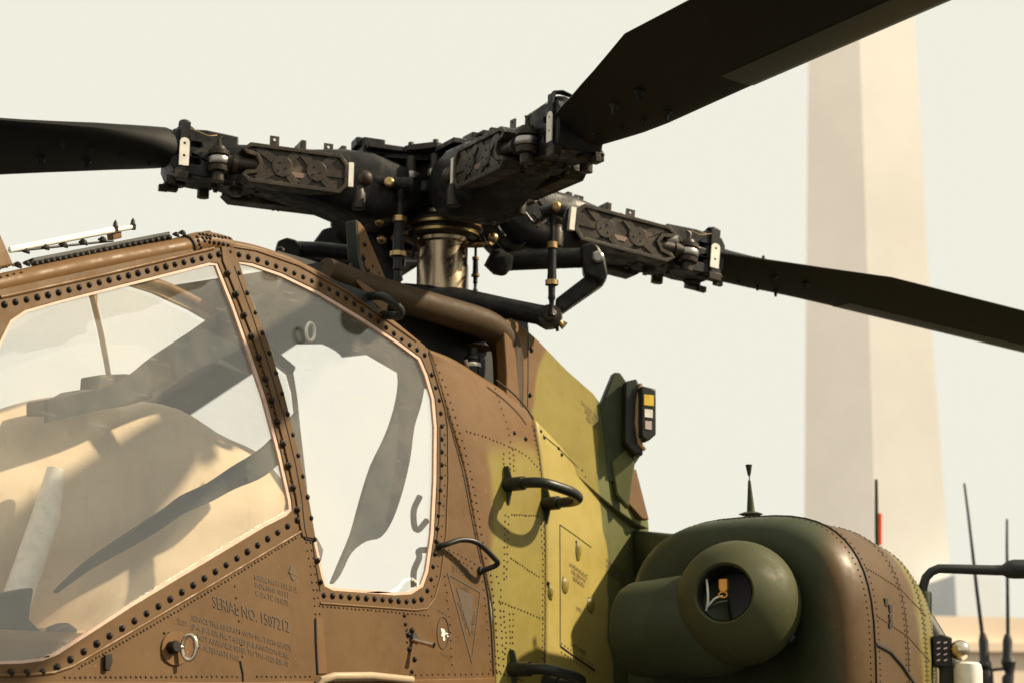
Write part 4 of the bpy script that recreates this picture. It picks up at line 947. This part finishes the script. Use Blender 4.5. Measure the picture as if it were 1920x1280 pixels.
for pts, d in (([(845, 418, 1), (860, 385, 1), (868, 368, 1.4)], 7.45), ([(868, 412, .9), (880, 430, .9), (905, 440, .9), (920, 470, .9)], 7.5), ([(925, 450, 1), (955, 480, 1), (985, 455, 1.5)], 7.5), ([(772, 430, .8), (752, 440, .8), (741, 420, .8)], 7.4)):
    pxt('lock_wire', pts, M_ROTB, d, 6)
M_BRZ = metal('dull_bronze', (.22, .15, .08), .45)
for s_ in (-1, 1):
    MB().lathe([(.05, -.012), (.075, -.01), (.085, .0), (.075, .01), (.05, .012)], VD(829 + s_ * 62, 458, 7.68), (.3 * s_, .2, 1), 24).obj('bearing_lug', M_BRZ)

# ------------------------------------------------------------------ port engine housing
YC, ZC = 1.30, 1.83
def nsec(x, a, b, s_=1.0, n=56, e=3.0, dy=0, dz=0):
    out = []
    for k in range(n):
        t = 2 * math.pi * k / n; c, q = math.cos(t), math.sin(t)
        out.append(Vector((x, YC + dy + math.copysign(abs(c) ** (2 / e), c) * a * s_, ZC + dz + math.copysign(abs(q) ** (2 / e), q) * b * s_)))
    return out
A_, B_n = .53, .555
NAC = MB().loft([nsec(-2.4, A_, B_n, .45, dy=-.38), nsec(-1.9, A_, B_n, .68, dy=-.28), nsec(-1.4, A_, B_n, .83, dy=-.17), nsec(-1.0, A_, B_n, .92, dy=-.07), nsec(-.62, A_, B_n, .97, dy=-.01), nsec(-.30, A_, B_n, .985)], False).obj('engine_housing', M_NAC, HELI, 30)
tag(NAC, 'rounded camouflaged engine housing with rivet seams')
INL = MB().loft([nsec(-.305, A_, B_n, .985), nsec(-.25, A_, B_n, .972), nsec(-.20, A_, B_n, .945), nsec(-.165, A_, B_n, .905), nsec(-.145, A_, B_n, .85), nsec(-.14, A_, B_n, .78), nsec(-.15, A_, B_n, .69, e=2.8), nsec(-.17, A_, B_n, .58, e=2.6), nsec(-.205, A_, B_n, .47, e=2.4), nsec(-.25, A_, B_n, .36, e=2.2), nsec(-.27, A_, B_n, .02, e=2)], False).obj('inlet_fairing', M_NAC, HELI, 60)
BN, BI = bvh(NAC), bvh(INL)
mb = MB().tube(nsec(-.302, A_, B_n, .988) + nsec(-.302, A_, B_n, .988)[:1], .004, 6); mb.obj('inlet_seam', M_SEAM, NAC)
mb = MB()
for x in (-.34, -.27, -.60, -.64, -.92, -.97, -1.25):
    for k in range(150):
        t = 2 * math.pi * k / 150; d = Vector((0, -math.cos(t), -math.sin(t)))
        h = (BI if x > -.3 else BN).ray_cast(Vector((x, YC, ZC)) - d * 1.2, d, 1.3)
        if h[0]: dome(mb, h[0], h[1] if h[1].dot(d) < 0 else -h[1], .0042, .004)
for z in (2.16, 1.98):
    for i in range(34):
        h = BN.ray_cast(Vector((-.34 - .02 * i, 3, z - .15 * i / 34)), Vector((0, -1, 0)))
        if h[0]: dome(mb, h[0], h[1] if h[1].y > 0 else -h[1], .0042, .004)
mb.obj('housing_rivet_rows', M_RIV, NAC, 60, stuff=True)
for x in (-.62, -.945):
    q = []
    for k in range(57):
        t = 2 * math.pi * k / 56; d = Vector((0, -math.cos(t), -math.sin(t))); h = BN.ray_cast(Vector((x, YC, ZC)) - d * 1.2, d)
        if h[0]: q.append(h[0])
    MB().tube(q, .0025, 6).obj('housing_seam', M_SEAM, NAC)
# cooling slots, latch marks and a raised door edge on the outboard side
for px, py in ((1660, 1128), (1668, 1140), (1668, 1155), (1669, 1165), (1668, 1172)):
    h = cast(BN, px, py)
    if h: MB().box(h[0], .012, .006, .008 if py > 1150 else .014).obj('housing_latch', M_SEAM, NAC)
q = MB()
seam(q, path_px([(1622, 1198), (1640, 1205), (1668, 1220), (1690, 1245), (1720, 1290)], 5), BN, .009, .0)
if q.v: q.obj('door_edge', M_SEAM, NAC)
q = MB(); seam(q, path_px([(1566, 968), (1556, 975)], 2), BN, .003)
if q.v: q.obj('panel_seam', M_SEAM, NAC)
# antenna on top
top = cast(BN, 1410, 985) or cast(BI, 1410, 985)
AP = top[0]; d_an = (AP - CAM).dot(DH)
AN = MB().tube([VD(1408, 964, d_an), VD(1408, 960, d_an), VD(1407, 940, d_an), VD(1405, 900, d_an)], [.020, .017, .013, .0055], 14).obj('housing_antenna', M_DGREEN)
pxt('antenna_tip', [(1405, 900, 1.2), (1405, 893, 1.0), (1404.5, 889, 3), (1404.5, 883, 4.2), (1404, 876, 5.5), (1404, 871, 6.5), (1404, 870, 5)], M_DARK, d_an, par=AN)
MB().lathe([(.035, -.004), (.05, .002), (.03, .01)], VD(1408, 964, d_an), UPZ, 16, True).obj('antenna_foot', M_DGREEN, AN)
# fillet between housing and fuselage
MB().loft([[Vector((-.55, .86, 2.36)), Vector((-.93, .33, 2.45)), Vector((-.93, .33, 1.5)), Vector((-.55, .86, 1.5))], [Vector((-1.8, .80, 2.25)), Vector((-1.8, .2, 2.3)), Vector((-1.8, .2, 1.5)), Vector((-1.8, .80, 1.5))]]).obj('housing_root', M_DGREEN, HELI, 30, .03)
# nose gearbox: domed cover with an open port, on a drum that runs in to the fuselage
DC = Vector((-.04, 1.40, 2.028)); DRr = .233
_tc = (CAM - DC).normalized(); _lu = (UP * .58 - RT * .81); _lu = (_lu - _tc * _lu.dot(_tc)).normalized()
AX = (_tc * math.cos(R(18.7)) + _lu * math.sin(R(18.7))).normalized()
prof = []
for t in [i / 22 for i in range(23)]:
    an = R(177) * (1 - t) + R(29) * t; prof.append((DRr * math.sin(an), DRr * math.cos(an)))
rp, hp = prof[-1]
prof += [(rp - .006, hp - .004), (rp - .010, hp - .012), (rp - .012, hp - .05), (rp - .012, hp - .14), (0, hp - .14)]
M_OLIVE = paint('olive_paint', (.055, .058, .023), .6)
DOME = MB().lathe(prof, DC, AX, 48).obj('gearbox_dome', M_OLIVE, HELI, 50)
tag(DOME, 'round green gearbox dome with an open port showing wires')
MB().lathe([(rp - .0135, hp - .014), (rp - .0135, hp - .137), (0, hp - .137)], DC, AX, 32).obj('port_lining', M_DARK, DOME)
pb = DC + AX * (hp - .07)
PPL = Plane(pb, AX)
def wire(pts, r_, mat, nm='port_wire'):
    MB().tube(crom([PPL(x, y) + AX * k for x, y, k in pts], 4), r_, 8).obj(nm, mat, DOME)
wire([(1322, 1150, .0), (1330, 1130, .02), (1331, 1105, .03), (1327, 1085, .02)], .0045, M_WHITE); wire([(1326, 1140, .01), (1345, 1124, .03), (1358, 1118, .02)], .004, M_WHITE); wire([(1334, 1137, .01), (1350, 1130, .02), (1365, 1126, .01)], .003, M_GREY)
m_or = plain('orange_connector', (.75, .32, .02), .35)
MB().plate([(1352, 1088), (1368, 1087), (1368, 1106), (1365, 1112), (1355, 1112), (1352, 1104)], PPL, .02, .035).obj('port_connector', m_or, DOME, 30, .003)
wire([(1360 + 8 * math.cos(a), 1117 + 5 * math.sin(a), .03) for a in [i * math.pi / 4 for i in range(9)]], .003, m_or, 'connector_ring')
h = cast(bvh(DOME), 1482, 1194)
if h: MB().box(h[0], .012, .014, .016, h[1].to_track_quat('Z', 'Y').to_matrix()).obj('dome_latch', M_BLK, DOME, 30, .003)
DRUM = MB().tube([(-.07, 1.40, 1.97), (-.065, 1.36, 1.962), (-.06, 1.30, 1.955), (-.05, 1.15, 1.95), (-.04, 1.0, 1.945), (-.04, .955, 1.945), (-.04, .935, 1.945), (-.04, .93, 1.945)], [.13, .178, .196, .192, .183, .181, .172, .16], 40).obj('gearbox_drum', M_DGREEN)
MB().tube([(-.06, 1.02, 1.945), (-.62, .72, 1.945)], .10, 24).obj('drive_shaft_cover', M_DGREEN)
# stub wing under the housing with light, dispenser and air-data tube
WG = MB().loft([[Vector((-.45, y, z0)), Vector((-.62, y, z0 + .06)), Vector((-1.3, y, z0 + .03)), Vector((-1.45, y, z0)), Vector((-1.3, y, z0 - .03)), Vector((-.62, y, z0 - .06))] for y, z0 in ((.3, 1.42), (2.05, 1.40))]).obj('stub_wing', M_GREENP, HELI, 30, .01)
WD = 7.6
m_pk = plain('dispenser_ticks', (.7, .55, .6), .5)
DB = MB().plate3([VD(x, y, WD) for x, y in ((1749, 1192), (1766, 1188), (1786, 1194), (1786, 1246), (1766, 1250), (1750, 1246))], .09).obj('dispenser_box', M_DARK, WG, 30, .006)
for x in (1757, 1770):
    for k in range(4): MB().plate3([VD(x + a, 1201 + k * 11 + c, WD - .012) for a, c in ((0, 2), (6, 0), (6, 3), (0, 5))], .006).obj('dispenser_tick', m_pk, WG)
MB().plate3([VD(x, y, WD + .02) for x, y in ((1766, 1246), (1786, 1246), (1786, 1330), (1766, 1330))], .05).obj('dispenser_mount', M_DARK, WG)
MB().sphere(VD(1800, 1218, WD), .042, 20, 12).obj('position_light', M_STEEL, WG)
MB().tube([VD(1816, 1330, WD), VD(1815, 1256, WD), VD(1815, 1244, WD), VD(1815, 1240, WD)], [.058, .058, .052, .04], 24).obj('light_canister', M_WHITE, WG)
pxt('air_data_tube', [(1730, 1150, 12), (1730, 1112, 9), (1731, 1098, 8.5), (1736, 1082, 8.5), (1746, 1071, 8.5), (1760, 1065, 8.5), (1800, 1066, 9), (1860, 1068, 9.5), (1880, 1068, 10), (1890, 1067, 16), (1900, 1066, 18), (1990, 1066, 18)], M_DARK, 7.9, par=WG)
pxt('tube_socket', [(1732, 1170, 15), (1732, 1112, 15), (1732, 1108, 13)], M_DGREEN, 7.9, par=WG)
MB().tube([VD(1732, 1165, 7.9), Vector((-1.35, 1.9, 1.42))], .05, 12).obj('tube_pylon', M_DARK, WG)
# lower fuselage, nose and tail so that the machine stands as a whole
MB().loft([[Vector((x, y * a, z)) for y, z in ((.50, 1.86), (.52, 1.1), (.40, .75), (-.40, .75), (-.52, 1.1), (-.50, 1.86))] for x, a in ((3.6, .75), (2.6, .93), (.2, .93), (-1.2, .7))]).obj('lower_fuselage', M_BROWN, HELI, 30, .03)
MB().loft([[Vector((x, y * w_, z)) for y, z in ((1, z1), (1, z0), (-1, z0), (-1, z1))] for x, w_, z0, z1 in ((-1.1, .30, .9, 1.9), (-3.5, .30, 1.0, 1.8), (-6.5, .2, 1.2, 1.67), (-8.5, .14, 1.25, 1.65))]).obj('tail_boom', M_GREENP, HELI, 30, .05)
for s_ in (1, -1):
    WH = MB().lathe([(.16, -.11), (.36, -.11), (.40, -.06), (.40, .06), (.36, .11), (.16, .11)], (1.0, 1.0 * s_, .40), (0, 1, 0), 28).obj('main_wheel', M_DARK)
    MB().lathe([(0, -.07), (.15, -.07), (.17, -.10), (.17, .10), (.15, .07), (0, .07)], (1.0, 1.0 * s_, .40), (0, 1, 0), 24).obj('wheel_rim', M_GREENP, WH)
    MB().tube([(1.0, .98 * s_, .40), (.95, .6 * s_, .9), (.8, .4 * s_, 1.2)], .06, 12).obj('landing_leg', M_GREENP)
MB().lathe([(.06, -.06), (.15, -.05), (.16, 0), (.15, .05), (.06, .06)], (-8.2, 0, .16), (0, 1, 0), 20).obj('tail_wheel', M_DARK)
MB().tube([(-8.2, 0, .16), (-8.0, 0, .7), (-7.9, 0, 1.45)], .05, 10).obj('tail_leg', M_GREENP)

# ------------------------------------------------------------------ things behind: vehicle with whip antennas, marker pole
VEH = bpy.data.objects.new('military_vehicle', None); COL.objects.link(VEH)
tag(VEH, 'dark vehicle behind the engine carrying two tall black whip antennas', 'vehicle')
VDp = 15.0
Q = [VD(1780, 1296, VDp), VD(2250, 1296, VDp)]; zt = Q[0].z; Q[1].z = zt
HULL = MB().loft([[Q[0], Q[1], Q[1] + DH * 2.4, Q[0] + DH * 2.4], [q + Vector((0, 0, -.5)) for q in (Q[0] - DH * .3, Q[1] - DH * .3, Q[1] + DH * 2.7, Q[0] + DH * 2.7)], [Vector((q.x, q.y, .5)) for q in (Q[0] - DH * .3, Q[1] - DH * .3, Q[1] + DH * 2.7, Q[0] + DH * 2.7)]]).obj('hull', M_DGREEN, VEH, 30, .04)
for t in (.2, .5, .8):
    c = Q[0].lerp(Q[1], t); c = Vector((c.x, c.y, .5)) - DH * .2
    MB().lathe([(.2, -.15), (.48, -.15), (.5, 0), (.48, .15), (.2, .15)], c, DH, 24, True).obj('wheel', M_DARK, VEH)
def whip(pts, base):
    o = pxt('whip_antenna', pts, M_DARK, VDp, 8, VEH)
    pxt('antenna_base', base, M_DARK, VDp, 12, VEH)
whip([(1842, 1190, 4), (1832, 1110, 3.6), (1822, 1020, 3), (1815, 960, 2.6), (1808, 905, 2.2)], [(1852, 1300, 12), (1848, 1262, 14), (1851, 1254, 9), (1846, 1246, 13), (1846, 1236, 9), (1844, 1200, 9), (1842, 1186, 5)])
whip([(1890, 1200, 4), (1889, 1100, 3.4), (1888, 1030, 2.8), (1888, 972, 2.2)], [(1888, 1300, 10), (1890, 1270, 11), (1893, 1262, 8), (1891, 1240, 14), (1889, 1230, 9), (1889, 1200, 9), (1889, 1188, 5)])
pxt('antenna_crossbar', [(1843, 1258, 3), (1870, 1254, 3), (1892, 1252, 3)], M_DARK, VDp, 8, VEH)
MPD = 13.0
g0 = VD(1644, 1000, MPD); MP = MB().tube([Vector((g0.x, g0.y, 0)), g0, VD(1643, 898, MPD)], [.014, .014, .011], 10).obj('pole_rod', M_DGREEN, None)
MP.name = 'marker_pole'; tag(MP, 'thin green pole with an orange red sleeve standing behind the engine', 'pole')
m_red = plain('orange_red_sleeve', (.75, .12, .05), .6)
MB().tube([VD(1649, 1020, MPD), VD(1649, 962, MPD)], .018, 12).obj('pole_sleeve', m_red, MP)
# small loose wire sticking up over the hub
pxt('hub_wire', [(690, 300, 1, 7.6), (706, 283, 1, 7.6), (709, 284, 1.6, 7.6)], M_DARK, 7.6, 6)

# small hardware crowding the rotor head: hoses, bolts, clips, safety wire
rnd = random.Random(3)
for k in range(34):
    x, y = rnd.uniform(655, 1010), rnd.uniform(345, 440); d = rnd.uniform(7.55, 7.72)
    P = VD(x, y, d); ax = Vector((rnd.uniform(-1, 1), rnd.uniform(-1, 1), rnd.uniform(-.6, .6))).normalized(); r_ = rnd.uniform(.008, .018)
    MB().lathe([(r_ * .5, -.02), (r_, -.018), (r_, -.004), (r_ * .7, 0), (r_ * .7, .02)], P, ax, 8, True).obj('head_fastener', rnd.choice([M_ROTB, M_ROTB, M_ROT, M_GREY, M_BRASS]))
for k in range(12):
    x, y = rnd.uniform(660, 1000), rnd.uniform(350, 430); d = rnd.uniform(7.5, 7.68)
    pts = [VD(x, y, d)]
    for q in range(3): pts.append(pts[-1] + Vector((rnd.uniform(-.05, .05), rnd.uniform(-.05, .05), rnd.uniform(-.06, .03))))
    MB().tube(crom(pts, 4), rnd.choice([.004, .006, .009]), 8).obj('head_hose', rnd.choice([M_ROT, M_DARK, M_ROTB]))
for x, y in ((652, 300), (690, 318), (735, 305), (770, 300), (815, 296), (845, 300), (800, 322), (828, 322)):
    MB().lathe([(.02, -.02), (.022, .0), (.016, .006), (.013, .03), (.0, .034)], VD(x, y, 7.62), UPZ, 10, True).obj('head_nut', M_ROTB)
